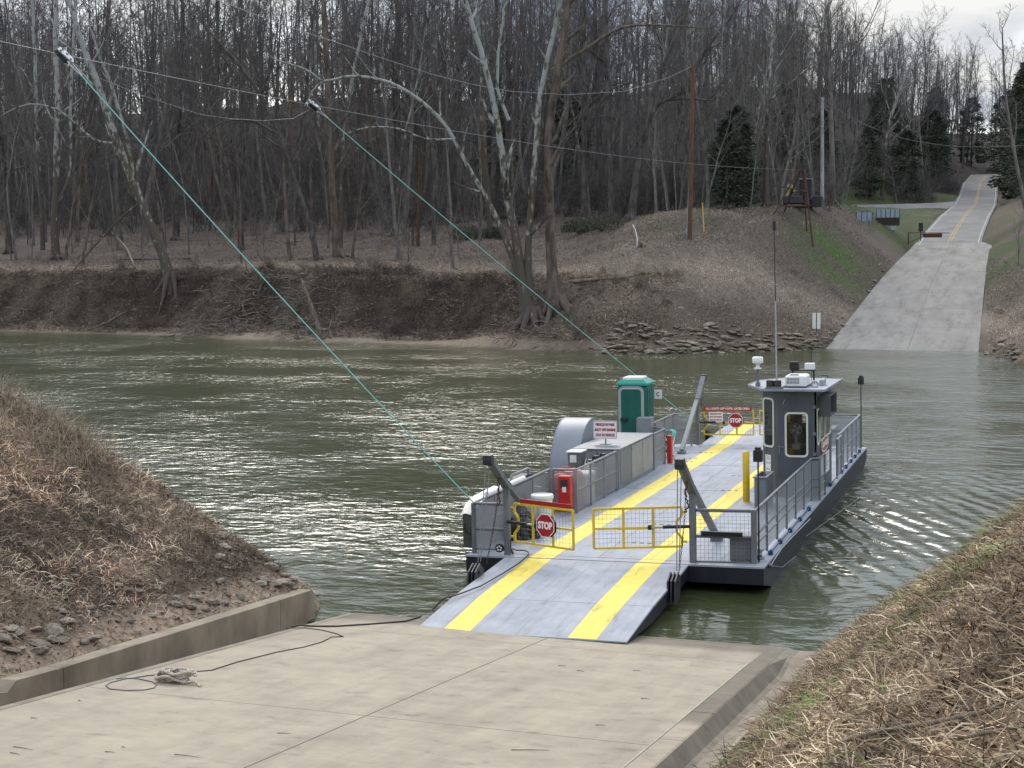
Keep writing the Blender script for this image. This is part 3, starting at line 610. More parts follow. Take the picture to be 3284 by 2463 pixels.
# railing builder : pts = polyline of (u,v); height 1.33
def rail(pts,lab=None,mid=True,fill='screen',h=1.33,post=1.6,low=None,extra=False):
    b=MB(); P=[Vector((p[0],p[1],0)) for p in pts]; up=Vector((0,0,h))
    b.tube([p+up for p in P],.038,8)
    if mid: b.tube([p+Vector((0,0,h*.52)) for p in P],.028,6)
    if extra: b.tube([p+Vector((0,0,h*.34)) for p in P],.028,6)
    posts=[]
    for i in range(len(P)-1):
        n=max(1,round((P[i+1]-P[i]).length/post))
        for k in range(n+(1 if i==len(P)-2 else 0)): posts.append(P[i].lerp(P[i+1],k/n))
    for p in posts: b.box((p.x-.03,p.y-.03,0),(p.x+.03,p.y+.03,h-.01))
    o=b.build('railing','lgrey' if not extra else 'grey',fer,label=lab)
    if fill:
        q=MB()
        for i in range(len(P)-1):
            a,c=P[i],P[i+1]
            for z0,z1 in ((.1,h*.5),(h*.55,h-.08)):
                q.add([(a.x,a.y,z0),(c.x,c.y,z0),(c.x,c.y,z1),(a.x,a.y,z1)],[(0,1,2,3)])
                q.tube([(a.x,a.y,z1),(c.x,c.y,z1)],.014,4); q.tube([(a.x,a.y,z0),(c.x,c.y,z0)],.014,4)
        q.build('infill_screen',fill,o)
    return o
def wiregrid(b,p0,du,h,st=.105,r=.0042):   # square welded wire mesh in the plane spanned by du and z
    p0=Vector(p0); du=Vector(du); n=max(1,round(du.length/st)); m=max(1,round(h/st))
    for i in range(n+1):
        a=p0+du*(i/n); b.tube([a,a+Vector((0,0,h))],r,3,cap=False)
    for j in range(m+1):
        a=p0+Vector((0,0,h*j/m)); b.tube([a,a+du],r,3,cap=False)
# right front panel with wire mesh
b=MB(); b.tube([(2.5,.3,1.33),(4.0,.42,1.33)],.042,8); b.tube([(2.5,.3,.66),(4.0,.42,.66)],.036,8)
b.box((3.93,.36,0),(4.06,.49,1.36)); b.beam((2.55,.3,.02),(3.9,.42,.02),.05)
o=b.build('railing','grey',fer,label='front railing with square wire mesh right of the near gates')
q=MB(); wiregrid(q,(2.56,.3,.03),(1.4,.11,0),.60,.10); wiregrid(q,(2.56,.3,.70),(1.4,.11,0),.58,.10); q.build('wire_mesh','mesh',o)
b=MB(); b.bbox((3.36,.50,.03),(3.94,.95,.62)); b.box((3.33,.46,.6),(3.97,1.0,.66)); b.build('battery_box','grey',fer)
b=MB(); b.box((2.70,.18,.70),(3.74,.27,.81))
for k in range(40): b.box((2.72+k*.0255,.172,.72),(2.735+k*.0255,.181,.79))
b.build('light_bar','black',fer)
rail([(4.02,.5),(4.02,10.8),(4.26,10.95),(4.26,12.2)],'long handrail along the near right edge of the deck',extra=True)
rail([(4.20,16.0),(4.20,17.2)]); rail([(4.08,17.4),(4.08,24.7),(2.6,24.8)],'handrail along the far right edge')
# left
b=MB(); b.tube([(-3.40,.28,1.33),(-2.56,.28,1.33)],.040,8); b.tube([(-3.40,.28,.66),(-2.56,.28,.66)],.036,8); b.box((-3.45,.23,0),(-3.35,.33,1.34)); b.beam((-3.4,.28,.12),(-2.56,.28,.12),.04)
o=b.build('railing','grey',fer,label='front railing at the near left corner')
q=MB(); q.add([(-3.37,.28,.12),(-2.56,.28,.12),(-2.56,.28,1.26),(-3.37,.28,1.26)],[(0,1,2,3)]); q.build('infill_screen','screen',o)
rail([(-3.42,.34),(-3.42,7.1)],'railing along the near left edge'); rail([(-3.3,7.1),(-2.62,7.1)])
rail([(-2.56,7.1),(-2.52,11.7)],'mesh railing beside the lane, near the engine housing')
rail([(-2.5,17.0),(-2.5,18.75)]); rail([(-2.55,18.8),(-3.3,19.3)],mid=True)
rail([(-3.4,19.5),(-3.4,24.2),(-2.75,24.7)],'railing at the far left edge')
b=MB()
b.bbox((-3.55,18.6,.0),(-3.0,19.2,1.75)); b.build('cable_housing','lgrey',fer)
# control things on deck
b=MB(); b.bbox((2.55,8.9,.0),(2.92,10.2,.95)); b.box((2.52,8.86,.95),(2.95,10.24,.99)); o=b.build('control_cabinet','grey',fer,label='narrow grey cabinet by the handrail'); q=MB(); q.box((2.6,9.0,.992),(2.87,10.1,1.0)); q.build('glass_lid','glassdark',o)
b=MB(); b.lathe([(0.001,0),(.11,0),(.11,1.56),(.09,1.6),(.001,1.61)],(2.07,10.25,0),18); b.cyl((2.07,10.25,.001),(2.07,10.25,.02),.16,18); b.build('bollard','yellow',fer)
# light poles
def lpole(u,v,z0,h,name='light_pole'):
    b=MB(); b.tube([(u,v,z0),(u,v,h)],.022,6); o=b.build(name,'dark',fer)
    q=MB(); q.bbox((u-.11,v-.11,h),(u+.11,v+.11,h+.30)); q.cyl((u,v,h+.30),(u,v,h+.36),.08,10); q.build('lamp_head','black',o)
lpole(4.08,.62,0,2.55); lpole(4.12,24.75,0,2.55)
# things along the outer right edge
for v in (1.6,3.2,5.0,6.9,8.8,14,17.2,18.6,20.2,21.6,23.2):
    b=MB(); b.box((4.15,v,.0),(4.26,v+.14,.10)); b.cyl((4.21,v-.03,.09),(4.21,v+.17,.09),.045,8); b.build('pipe_clamp','blue',fer)
b=MB(); b.tube([(4.21,1.6,.07),(4.21,9,.07)],.022,6); b.tube([(4.21,14,.07),(4.21,23.4,.07)],.022,6); b.build('edge_pipe','blue',fer)
b=MB(); b.lathe([(.001,0),(.13,0),(.13,.1),(.07,.12),(.07,.2),(.12,.24),(.12,.28),(.001,.28)],(4.02,1.05,0),14); b.build('capstan','galv',fer)
b=MB()
for k in range(7):
    pts=[(3.9+.14*math.cos(a+k)+.05*k*.3,.62+.16*math.sin(a+k*1.3),.06+.12*abs(math.sin(a*2+k))) for a in np.linspace(0,5.5,14)]
    b.tube(pts,.012,5)
b.build('cable_bundle','wire',fer)
for v0,v1 in ((.6,4.5),):
    b=MB(); b.tube([(4.33,.75,-.12),(4.36,2.5,.02),(4.36,5,-.02),(4.36,8,-.1)],.016,5); b.build('side_rope','galv',fer)
b=MB(); b.tube([(4.36,.75,-.1),(4.42,2.2,-.42),(4.44,4.5,-.56)],.012,5); b.cyl((4.32,.75,-.1),(4.4,.75,-.1),.06,8); b.build('mooring_line','wire',fer)

# ---- engine housing with doors, paddle wheel cover
b=MB(); b.bbox((-4.05,11.95,0),(-2.5,16.85,1.36)); b.box((-4.1,11.9,1.36),(-2.46,16.9,1.385))
eng=b.build('engine_housing','lgrey',fer)
b=MB(); b.box((-2.5,12.12,.14),(-2.485,13.55,1.26)); b.build('grille','mesh',eng)
M['paneld']=mat('door_panel_beige_grey',(0.34,0.345,0.335),0.5,noise=0.2,nscale=1.5)
for v0,v1 in ((13.62,15.2),(15.24,16.75)):
    b=MB(); b.box((-2.5,v0,.14),(-2.48,v1,1.30)); 
    for z in (.25,1.15): b.cyl((-2.475,v0+.02,z),(-2.475,v0+.02,z+.08),.02,6)
    b.build('door','paneld',eng)
b=MB(); cy,cz,rr=15.2,.08,2.0; n=26; u0,u1=-5.32,-4.3
arc=[(cy-rr*math.cos(a),cz+rr*math.sin(a)) for a in np.linspace(-.12,math.pi+.12,n)]
vs=[];fs=[]
for (v,w_) in arc: vs+=[(u0,v,w_),(u1,v,w_)]
for i in range(n-1): fs.append((2*i,2*i+1,2*i+3,2*i+2))
b.add(vs,fs,True)
b.add([(u1,v,w_) for v,w_ in arc],[tuple(range(n))]); b.add([(u0,v,w_) for v,w_ in arc],[tuple(range(n-1,-1,-1))])
for uu in (u0,u1): b.tube([(uu,v,w_) for v,w_ in arc],.018,5)
M['paddle']=mat('paddle_cover_grey',(0.26,0.28,0.32),0.5,noise=0.12,nscale=1.2)
pw=b.build('paddle_wheel_cover','paddle',fer)
b=MB()
for k in range(8):
    a=k*math.pi/4+.2; b.beam((u0+.1,cy+.4*math.cos(a),cz+.4*math.sin(a)),(u0+.1,cy+1.8*math.cos(a),cz+1.8*math.sin(a)),.06); b.box((u0+.08,cy+1.6*math.cos(a)-.03,cz+1.6*math.sin(a)-.15),(u1-.08,cy+1.6*math.cos(a)+.03,cz+1.6*math.sin(a)+.15))
b.cyl((u0+.05,cy,cz),(u1+.3,cy,cz),.12,12); b.build('paddle_wheel','dark',pw)
b=MB(); b.box((-4.6,13.6,.2),(-4.05,16.8,.28)); b.beam((-4.3,15.2,.08),(-3.5,15.2,.08),.3); b.build('wheel_support','grey',fer)
# platform that carries the toilet
b=MB(); b.box((-4.55,18.95,.79),(-3.1,21.2,.87))
for u in (-4.45,-3.25):
    for v in (19.05,21.05): b.box((u,v,0 if u>-3.5 else -.3),(u+.08,v+.08,.79))
b.build('platform','grey',fer)
# hydraulic unit behind the mesh railing
b=MB(); b.bbox((-3.80,10.35,.25),(-3.36,10.95,1.44)); b.mat(1); b.box((-3.84,10.3,1.44),(-3.32,11.0,1.48)); b.box((-3.72,10.34,1.12),(-3.5,10.352,1.36)); b.build('switch_box',['grey','white'],fer)
b=MB()
b.cyl((-3.25,10.9,1.0),(-3.0,10.9,1.0),.17,14); b.cyl((-3.2,11.4,1.08),(-2.9,11.4,1.08),.15,14); b.bbox((-3.3,10.5,.05),(-2.75,11.7,.85)); b.cyl((-2.95,10.75,.85),(-2.95,10.75,1.3),.09,12); b.cyl((-2.85,11.2,.85),(-2.85,11.2,1.32),.10,12)
for k in range(9):
    p=[(-3.2+random.uniform(0,.5),10.5+random.uniform(0,1.1),.85+random.uniform(0,.2)) for _ in range(2)]
    b.tube([p[0],((p[0][0]+p[1][0])/2,(p[0][1]+p[1][1])/2,1.25+random.uniform(-.1,.15)),p[1]],.02,5)
b.build('hydraulic_unit','dark',fer)
b=MB()
for k in range(5): b.cyl((-3.15+.1*k,10.45+.2*k,.98),(-3.12+.1*k,10.45+.2*k,1.12),.045,8)
b.build('hose_fitting','galv',fer)
# red extinguisher cabinet
b=MB(); b.bbox((-2.98,6.55,.25),(-2.60,6.85,1.20)); ex=b.build('extinguisher_cabinet','cabred',fer)
b=MB(); b.box((-2.90,6.53,.85),(-2.68,6.549,1.10)); b.build('cabinet_window','dark',ex); b=MB(); b.box((-2.84,6.515,.72),(-2.72,6.528,.88)); b.build('inspection_tag','white',ex)
b=MB(); b.bbox((-2.45,18.9,0),(-2.28,19.15,1.05)); b.build('extinguisher_cabinet','cabred',fer,label='red cabinet behind the engine housing')
# pvc roller on the left railing
b=MB(); b.tube([(-3.42,1.4,1.40),(-3.42,4.6,1.40)],.075,10); b.build('pipe_sleeve','white',fer)

# ---- gates
def gate(p0,p1,z0,z1,notch,sign_at=None,bands=(),side=1):
    p0=Vector((*p0,0)); p1=Vector((*p1,0)); d=(p1-p0); L=d.length; e=d.normalized(); h=z1-z0; up=Vector((0,0,1))
    P=lambda s,z: p0+e*s+up*(z0+z)
    b=MB(); w=.055
    nx=L*.055
    outline=[P(nx,0),P(nx,h*.22),P(nx+.13,h*.36),P(nx+.13,h*.64),P(nx,h*.78),P(nx,h)]
    for a,c in zip(outline[:-1],outline[1:]): b.beam(a,c,w,w,up=e)
    for a,c in ((P(nx,0),P(L,0)),(P(nx,h),P(L,h)),(P(nx+.13,h*.5),P(L,h*.5)),(P(L,0),P(L,h)),(P(L*.36,0),P(L*.36,h)),(P(L*.68,0),P(L*.68,h))): b.beam(a,c,w*(.8 if a.z==c.z and a.z not in (z0,z1) else 1),w)
    for z in (h*.12,h*.88): b.cyl(P(0.0,z),P(nx,z),.035,8)
    g=b.build('gate','yellow',fer)
    q=MB(); wiregrid(q,P(nx+.14,.02),e*(L-nx-.17),h*.48-.02,.105,.0035); wiregrid(q,P(nx+.14,h*.52),e*(L-nx-.17),h*.48-.03,.105,.0035); q.build('wire_mesh','mesh',g)
    nrm=e.cross(up).normalized()*side
    q=MB(); zz=h*.52
    q.tube([P(-.05,zz)+nrm*.10,P(.62,zz)+nrm*.10],.045,8); q.mat(1); q.tube([P(.62,zz)+nrm*.10,P(.95,zz)+nrm*.10],.018,6); q.mat(0); q.box(tuple(P(.95,zz)+nrm*.1-Vector((.04,.04,.06))),tuple(P(.95,zz)+nrm*.1+Vector((.04,.04,.06))))
    q.build('gate_actuator',['black','galv'],g)
    return g,P,e,nrm,L,h
def facing(pos,e,nrm):   # matrix with x along e, y up, z along the outward normal
    m=Matrix.Identity(4); up=Vector((0,0,1))
    for i,a in enumerate((e,up,nrm)):
        for k in range(3): m[k][i]=a[k]
    for k in range(3): m[k][3]=pos[k]
    return m
def octo(b,mtx,r,z0,z1,rot=R(22.5)):
    ang=[rot+k*math.pi/4 for k in range(8)]; pts=[mtx@Vector((r*math.cos(a),r*math.sin(a),z0)) for a in ang]
    b.prism(pts,(mtx.to_3x3()@Vector((0,0,z1-z0))))
def stop(g,pos,e,nrm,r=.325):
    X=facing(pos,e,nrm); b=MB(); b.mat(0); octo(b,X,r,0,.008); b.mat(1); octo(b,X,r*.93,.0095,.0115)
    b.mat(0); b.text('STOP',.245*r/.325,X@Matrix.Translation((0,-.005,.014)),bold=.012,sx=.80)
    b.mat(2); octo(b,X@Matrix.Translation((.05,-.02,-.06)),r*.9,0,.03)
    return b.build('stop_sign',['signwhite','red','black'],g)
FR=Vector((0,-1,0))
g,P,e,nrm,L,h=gate((-2.36,.3),(-.42,-.55),.36,1.36,True)
if nrm.y>0: nrm=-nrm
stop(g,P(1.33,h*.56)+nrm*.17,e,nrm)
q=MB(); q.box((0,0,0),(1,1,1)); 
q=MB(); a=P(.28,h+.05)-nrm*.05; c=P(L-.1,h+.05)-nrm*.05; q.beam(a,c,.02,.17,up=(0,0,1)); q.build('sign_board','red',g,label='back edge of a long dark red board above the left gate')
g,P,e,nrm2,L,h=gate((2.32,.3),(.10,-.5),.40,1.40,True,side=-1)
q=MB(); q.beam(P(L*.42,h*.5)+FR*.05,P(L*.74,h*.5)+FR*.05,.05,.07); q.build('yellow_bar','yellow',g)
g,P,e,nrm,L,h=gate((-2.44,L_+.15),(-.28,L_+.25),.40,1.40,True,side=1)
nf=e.cross(Vector((0,0,1))); nf=nf if nf.y<0 else -nf
stop(g,P(1.44,h*.60)+nf*.10,e,nf,.32)
X=facing(P(1.1,h+.08)+nf*.05,e,nf); b=MB(); b.X=X; b.box((-1.0,-.085,0),(1.0,.085,.012)); b.mat(1); b.X=None; b.text('ALL LIGHTS OFF UNTIL GATES OPEN',.128,X@Matrix.Translation((0,0,.018)),bold=.004,sx=.86); b.build('red_notice',['red','signwhite'],g)
X=facing(P(.62,h*.74)+nf*.06,e,nf); b=MB(); b.X=X; b.box((-.29,-.20,0),(.29,.20,.01)); b.mat(1); b.X=None
for k,t_ in enumerate(('VEHICLE IN PARK','SHUT OFF ENGINE','STAY IN VEHICLE')): b.text(t_,.078,X@Matrix.Translation((0,.125-.125*k,.015)),bold=.003,sx=.78)
b.build('white_notice',['signwhite','red'],g)
gate((2.4,L_+.15),(-.03,L_+.3),.40,1.40,True,side=-1)

# ---- cabin
Zt=3.42; body=[(2.80,11.45),(4.10,11.45),(4.10,15.35),(2.85,15.75),(2.35,15.0),(2.33,11.95)]
cabp=MB(); cab=None
def wallpanel(b,p,q,z0,z1,holes,th=.05):
    # wall from p to q with rectangular openings (s0,s1,za,zb) built of solid strips
    p=Vector((*p,0)); q=Vector((*q,0)); e=(q-p); L=e.length; e.normalize(); nrm=Vector((0,0,1)).cross(e)*th
    def blk(s0,s1,a,c):
        if s1-s0<.002 or c-a<.002: return
        A=p+e*s0; B=p+e*s1
        b.prism([A+Vector((0,0,a)),B+Vector((0,0,a)),B+Vector((0,0,c)),A+Vector((0,0,c))],nrm)
    hs=sorted(holes); s=0
    for (s0,s1,za,zb) in hs:
        blk(s,s0,z0,z1); blk(s0,s1,z0,za); blk(s0,s1,zb,z1); s=s1
    blk(s,L,z0,z1)
    return e,nrm,L
b=MB()
walls=[ (0,1,[(.36,1.0,1.34,2.68)]), (1,2,[(.10,.62,1.7,2.78),(.78,1.9,1.75,2.9),(2.2,3.5,1.75,2.9)]), (2,3,[(.2,1.1,1.3,2.9)]), (3,4,[(.15,.75,1.4,2.9)]), (4,5,[(.4,2.7,1.5,2.9)]), (5,0,[(.09,.60,1.62,3.12)]) ]
frames=[]
for i,j,hl in walls:
    e,nn,L=wallpanel(b,body[i],body[j],0,Zt,hl)
    frames.append((i,j,hl,e,nn,L))
b.prism([(u,v,.82) for u,v in [(2.9,11.55),(4.0,11.55),(4.0,15.25),(2.9,15.6),(2.42,14.9),(2.42,12.05)]],(0,0,.05))
cab=b.build('cabin','cabin',fer,label='grey pilot cabin')
def roundrect(w,h,r,n=5):
    pts=[]
    for cx,cy,a0 in ((w/2-r,h/2-r,0),(-w/2+r,h/2-r,90),(-w/2+r,-h/2+r,180),(w/2-r,-h/2+r,270)):
        for k in range(n+1): a=R(a0+90*k/n); pts.append((cx+r*math.cos(a),cy+r*math.sin(a)))
    return pts
for i,j,hl,e,nn,L in frames:
    p=Vector((*body[i],0)); on=-nn.normalized()
    for (s0,s1,za,zb) in hl:
        X=facing(p+e*((s0+s1)/2)+Vector((0,0,(za+zb)/2))+on*.012,e,on); w_,h_=s1-s0,zb-za
        o_=roundrect(w_+.10,h_+.10,.14); i_=roundrect(w_-.02,h_-.02,.10)
        q=MB(); n=len(o_)
        vs=[X@Vector((x,y,z)) for x,y,z in [(*a,0.0) for a in o_]+[(*a,.02) for a in o_]+[(*a,.02) for a in i_]+[(*a,-.03) for a in i_]]
        fs=[]
        for k in range(n):
            l=(k+1)%n
            for t in range(3): fs.append((t*n+k,t*n+l,(t+1)*n+l,(t+1)*n+k))
        q.add(vs,fs); wn=q.build('window','cream' if (i,j) in ((0,1),(5,0),(1,2)) else 'cabin',cab)
        q=MB(); 
        q.add([X@Vector((x,y,-.012)) for x,y in roundrect(w_,h_,.10)],[tuple(range(n))]); 
        gl=q.build('window_glass','glassdark' if (i,j)==(5,0) else 'glass',cab)
# door leaf outline on the front wall
p=Vector((2.80,11.45,0)); e=Vector((1,0,0)); on=Vector((0,-1,0))
q=MB(); X=facing(Vector((3.45,11.45,0)),e,on)
def ringpanel(q,X,ow,oh,iw,ih,zc,cz_,r1,r2,t0,t1,sh=0):
    o_=[(x,y+zc) for x,y in roundrect(ow,oh,r1)]; i_=[(x+sh,y+cz_) for x,y in roundrect(iw,ih,r2)]; n=len(o_)
    vs=[X@Vector((x,y,z)) for x,y,z in [(*a,t0) for a in o_]+[(*a,t1) for a in o_]+[(*a,t1) for a in i_]+[(*a,t0) for a in i_]]
    fs=[]
    for k in range(n):
        l=(k+1)%n
        for t in range(3): fs.append((t*n+k,t*n+l,(t+1)*n+l,(t+1)*n+k))
    q.add(vs,fs)
ringpanel(q,X,1.10,2.55,.70,1.42,1.86,2.01,.14,.12,.001,.008,.03)
dr=q.build('door','door',cab)
q=MB()
for z in (1.35,2.0,2.85): q.box((4.0,11.40,z),(4.09,11.44,z+.1))
q.build('hinge','grey',cab)
q=MB(); q.beam((2.9,11.38,1.62),(3.08,11.38,1.62),.025); q.beam((2.92,11.44,1.62),(2.92,11.38,1.62),.03); q.beam((2.94,11.41,1.38),(2.94,11.41,1.7),.03); q.build('handle','lgrey',cab)
q=MB(); q.beam((3.05,11.43,2.98),(3.12,11.43,3.13),.018); q.build('grab_bar','galv',cab)
rp=[(2.50,11.05),(4.42,11.0),(4.45,15.6),(2.68,16.3),(1.72,14.9),(1.70,12.9)]
b=MB(); b.prism([(u,v,Zt+.005) for u,v in rp],(0,0,.05))
for a,c in zip(rp,rp[1:]+rp[:1]): b.beam((*a,Zt+.04),(*c,Zt+.04),.03,.07)
b.build('roof','roof',cab)
# notice on the angled panel
X0=Vector((2.33,11.95,0)); e5=(Vector((2.80,11.45,0))-X0).normalized(); n5=-Vector((0,0,1)).cross(e5)
X=facing(X0+e5*.30+Vector((0,0,1.0))+n5*.01,e5,n5); q=MB(); q.X=X; q.box((-.15,-.32,0),(.15,.32,.006)); q.mat(1)
for k in range(2):
    for l in range(2): q.cyl((-.06+.12*l,-.14+.2*k,.006),(-.06+.12*l,-.14+.2*k,.008),.035,10)
for k in range(4): q.box((-.1,.27-.035*k,.006),(.1,.283-.035*k,.008))
q.build('notice',['signwhite','lgrey'],cab)
# safety sign on the right wall
X=facing(Vector((4.112,13.5,1.2)),Vector((0,1,0)),Vector((1,0,0))); q=MB(); q.X=X
q.mat(0); q.box((-1.05,.0,0),(1.05,.60,.006)); q.mat(1)
q.add([(.98*math.cos(a),.31+.27*math.sin(a),.008) for a in np.linspace(0,2*math.pi,25)[:-1]],[tuple(range(24))]); q.mat(2)
q.add([(.90*math.cos(a),.31+.22*math.sin(a),.0095) for a in np.linspace(0,2*math.pi,25)[:-1]],[tuple(range(24))]); q.mat(1)
q.X=None; q.text('DANGER',.24,X@Matrix.Translation((0,.31,.014)),bold=.008,sx=1.45); q.X=X
q.box((-1.05,-.70,0),(1.05,-.01,.006)); q.mat(3)
for k in range(6): q.box((-.85+.1*(k%2),-.13-.09*k,.006),(.8-.15*(k%3),-.085-.09*k,.0075))
q.build('danger_sign',['dark','signwhite',mat('sign_orange_red',(0.42,0.10,0.05),0.5),'lgrey'],cab)
# sun shade visor on the right side
b=MB(); b.box((4.12,11.9,2.55),(4.5,13.5,2.58)); b.box((4.12,11.9,3.2),(4.5,13.5,3.22))
for v in (11.9,13.47): b.box((4.12,v,2.58),(4.5,v+.03,3.2))
b.build('visor','cabin',cab); b=MB(); b.box((4.30,12.2,2.6),(4.33,12.9,3.18)); b.box((4.3,13.0,2.6),(4.33,13.3,3.18)); b.build('visor_screen','signwhite',cab)
# interior: seat, fan, console
b=MB(); b.lathe([(.001,0),(.17,0),(.19,.02),(.19,.1),(.17,.12),(.001,.12)],(0,0,0),20)
fanX=Matrix.Translation((3.33,12.35,2.08))@Matrix.Rotation(R(75),4,'X')@Matrix.Rotation(R(20),4,'Y')
b2=MB(); b2.X=fanX
for k in range(16): a=k*math.pi/8; b2.tube([(.03*math.cos(a),.03*math.sin(a),.09),(.15*math.cos(a),.15*math.sin(a),.07),(.19*math.cos(a),.19*math.sin(a),0)],.004,3)
b2.tube([(.19*math.cos(a),.19*math.sin(a),0) for a in np.linspace(0,2*math.pi,25)[:-1]],.008,5,closed=True,cap=False)
b2.mat(1)
for k in range(4): a=k*math.pi/2; b2.prism([(0,0,.03),(.17*math.cos(a),.17*math.sin(a),.02),(.17*math.cos(a+.9),.17*math.sin(a+.9),.05)],(0,0,.005))
b2.X=None; b2.mat(2); b2.cyl((3.33,12.35,1.9),(3.33,12.38,1.6),.05,10); b2.bbox((3.22,12.25,1.45),(3.45,12.45,1.62))
b2.build('fan',['galv','toiletgrey','lgrey'],cab)
b=MB(); b.bbox((2.95,12.8,.87),(3.9,13.4,1.5)); b.bbox((3.0,12.1,.87),(3.25,12.5,1.45)); b.build('console','dark',cab)
b=MB(); b.cyl((3.4,14.0,.87),(3.4,14.0,1.35),.06,8); b.bbox((3.15,13.75,1.35),(3.65,14.25,1.45)); b.bbox((3.15,14.2,1.45),(3.65,14.3,2.1)); b.build('helm_seat','black',cab)
# roof equipment
b=MB(); b.bbox((3.05,11.9,Zt+.10),(3.72,12.9,Zt+.44),.05); ac=b.build('air_conditioner','white',cab)
q=MB()
for k in range(9):
    for l in range(2): q.box((3.12+k*.045,11.892,Zt+.18+l*.1),(3.142+k*.045,11.899,Zt+.26+l*.1))
q.build('vent_slot','dark',ac); q=MB(); q.box((2.99,11.85,Zt+.05),(3.75,12.95,Zt+.10)); q.box((3.2,12.0,Zt+.442),(3.45,12.3,Zt+.46)); q.build('base','dark',ac)
for u in (2.62,2.86):
    b=MB(); b.bbox((u-.11,11.55,Zt+.09),(u+.11,11.75,Zt+.31)); sl=b.build('search_light','black',cab)
    q=MB(); q.cyl((u,11.549,Zt+.2),(u,11.53,Zt+.2),.085,14); q.build('lens','glassdark',sl)
b=MB(); b.box((2.5,11.3,Zt+.06),(3.05,11.85,Zt+.085)); b.box((2.55,11.25,Zt+.06),(3.1,11.28,Zt+.13)); b.build('light_bracket','grey',cab)
b=MB(); b.cyl((2.12,12.3,Zt+.05),(2.12,12.3,Zt+.62),.045,10); b.bbox((2.05,12.22,Zt+.05),(2.19,12.38,Zt+.2)); rd=b.build('radar_mast','grey',cab)
q=MB(); q.lathe([(.001,0),(.12,.0),(.13,.03),(.06,.06),(.06,.16),(.17,.2),(.18,.24),(.18,.36),(.15,.40),(.001,.41)],(2.12,12.3,Zt+.62),18); q.build('radome','white',rd)
b=MB(); b.tube([(2.62,13.0,Zt+.05),(2.60,13.0,Zt+2.8)],.026,8); b.mat(1); b.tube([(2.60,13.0,Zt+2.7),(2.58,13.0,Zt+5.1)],.016,6); b.cyl((2.58,13,Zt+5.1),(2.58,13,Zt+5.4),.055,10); b.build('antenna',['galv','black'],cab)
b=MB(); b.tube([(3.55,14.6,Zt+.05),(3.55,14.6,Zt+1.3)],.012,5); b.build('antenna','black',cab)
b=MB(); b.bbox((2.9,13.9,Zt+.5),(3.2,14.15,Zt+.75)); b.box((2.95,13.85,Zt+.45),(3.75,14.25,Zt+.49)); b.cyl((3.0,14,Zt+.05),(3.0,14,Zt+.45),.03,8); b.cyl((3.7,14,Zt+.05),(3.7,14,Zt+.45),.03,8); b.mat(1); b.bbox((3.4,13.9,Zt+.49),(3.72,14.2,Zt+.7)); b.build('horn_light',['black','white'],cab)
b=MB(); b.cyl((4.0,12.0,Zt+.05),(4.0,12.0,Zt+.1),.09,10); b.tube([(3.95+.1*math.cos(a),12.3,Zt+.13+.1*math.sin(a)) for a in np.linspace(0,2*math.pi,13)[:-1]],.03,6,closed=True,cap=False); b.bbox((4.05,12.6,Zt+.06),(4.2,13.2,Zt+.26)); b.build('floodlight','galv',cab)

# ------------------------------------------------------------------ things on the ferry
def ft(name,label,cat,loc,group=None): return thing(name,label,cat,loc,group,mtx=FM)
# portable toilet
TW,TD,TH=1.16,1.22,2.38
t=ft('portable_toilet','green portable toilet standing behind the grey engine housing on the ferry','toilet',(-4.42,19.15,.875))
b=MB(); b.bbox((0,0,0),(TW,TD,TH-.33),.07); 
for k in range(3): b.bbox((TW-.005,.14+k*.33,.35),(TW+.02,.38+k*.33,TH-.45),.02)
b.build('body','teal',t)
b=MB(); z0,z1=TH-.33,TH-.10
lo=[(-.03,-.03),(TW+.03,-.03),(TW+.03,TD+.03),(-.03,TD+.03)]; hi=[(.18,.12),(TW-.18,.12),(TW-.18,TD-.15),(.18,TD-.15)]
b.add([(x,y,z0) for x,y in lo]+[(x,y,z0+.08) for x,y in lo]+[(x,y,z1) for x,y in hi],[(3,2,1,0),(0,1,5,4),(1,2,6,5),(2,3,7,6),(3,0,4,7),(4,5,9,8),(5,6,10,9),(6,7,11,10),(7,4,8,11),(8,9,10,11)])
rf=b.build('roof','teallt',t); b=MB(); b.bbox((.2,.1,z1-.02),(TW-.2,TD-.25,z1+.08),.03); b.build('skylight','white',rf)
b=MB(); X=facing(Vector((TW/2-.03,-.0,0)),Vector((1,0,0)),Vector((0,-1,0)))
def arch(w,h,r,n=6):
    p=[(w/2,0)]+[(w/2-r+r*math.cos(a),h-r+r*math.sin(a)) for a in np.linspace(0,math.pi/2,n)]+[(-w/2+r+r*math.cos(a),h-r+r*math.sin(a)) for a in np.linspace(math.pi/2,math.pi,n)]+[(-w/2,0)]
    return p
b.tube([X@Vector((x,y,.02)) for x,y in arch(.86,1.93,.16)],.045,8); 
b.tube([X@Vector((x,y,.02)) for x,y in arch(.97,2.0,.2)],.02,6); b.build('door_frame','toiletgrey',t)
b=MB(); pts=[X@Vector((x,y,.012)) for x,y in arch(.80,1.88,.13)]; b.prism(pts,(0,-.02,0)); dr=b.build('door','teal',t)
b=MB(); b.bbox((.14,-.10,.68),(.42,-.03,.82),.02); b.build('latch','black',dr)
b=MB(); b.box((TW+.03,TD-.1,1.45),(TW+.32,TD-.08,1.80)); b.mat(1); b.text('C',.2,facing(Vector((TW+.17,TD-.104,1.62)),Vector((1,0,0)),Vector((0,-1,0))),bold=.004); b.build('side_sign',['signwhite','dark'],t)
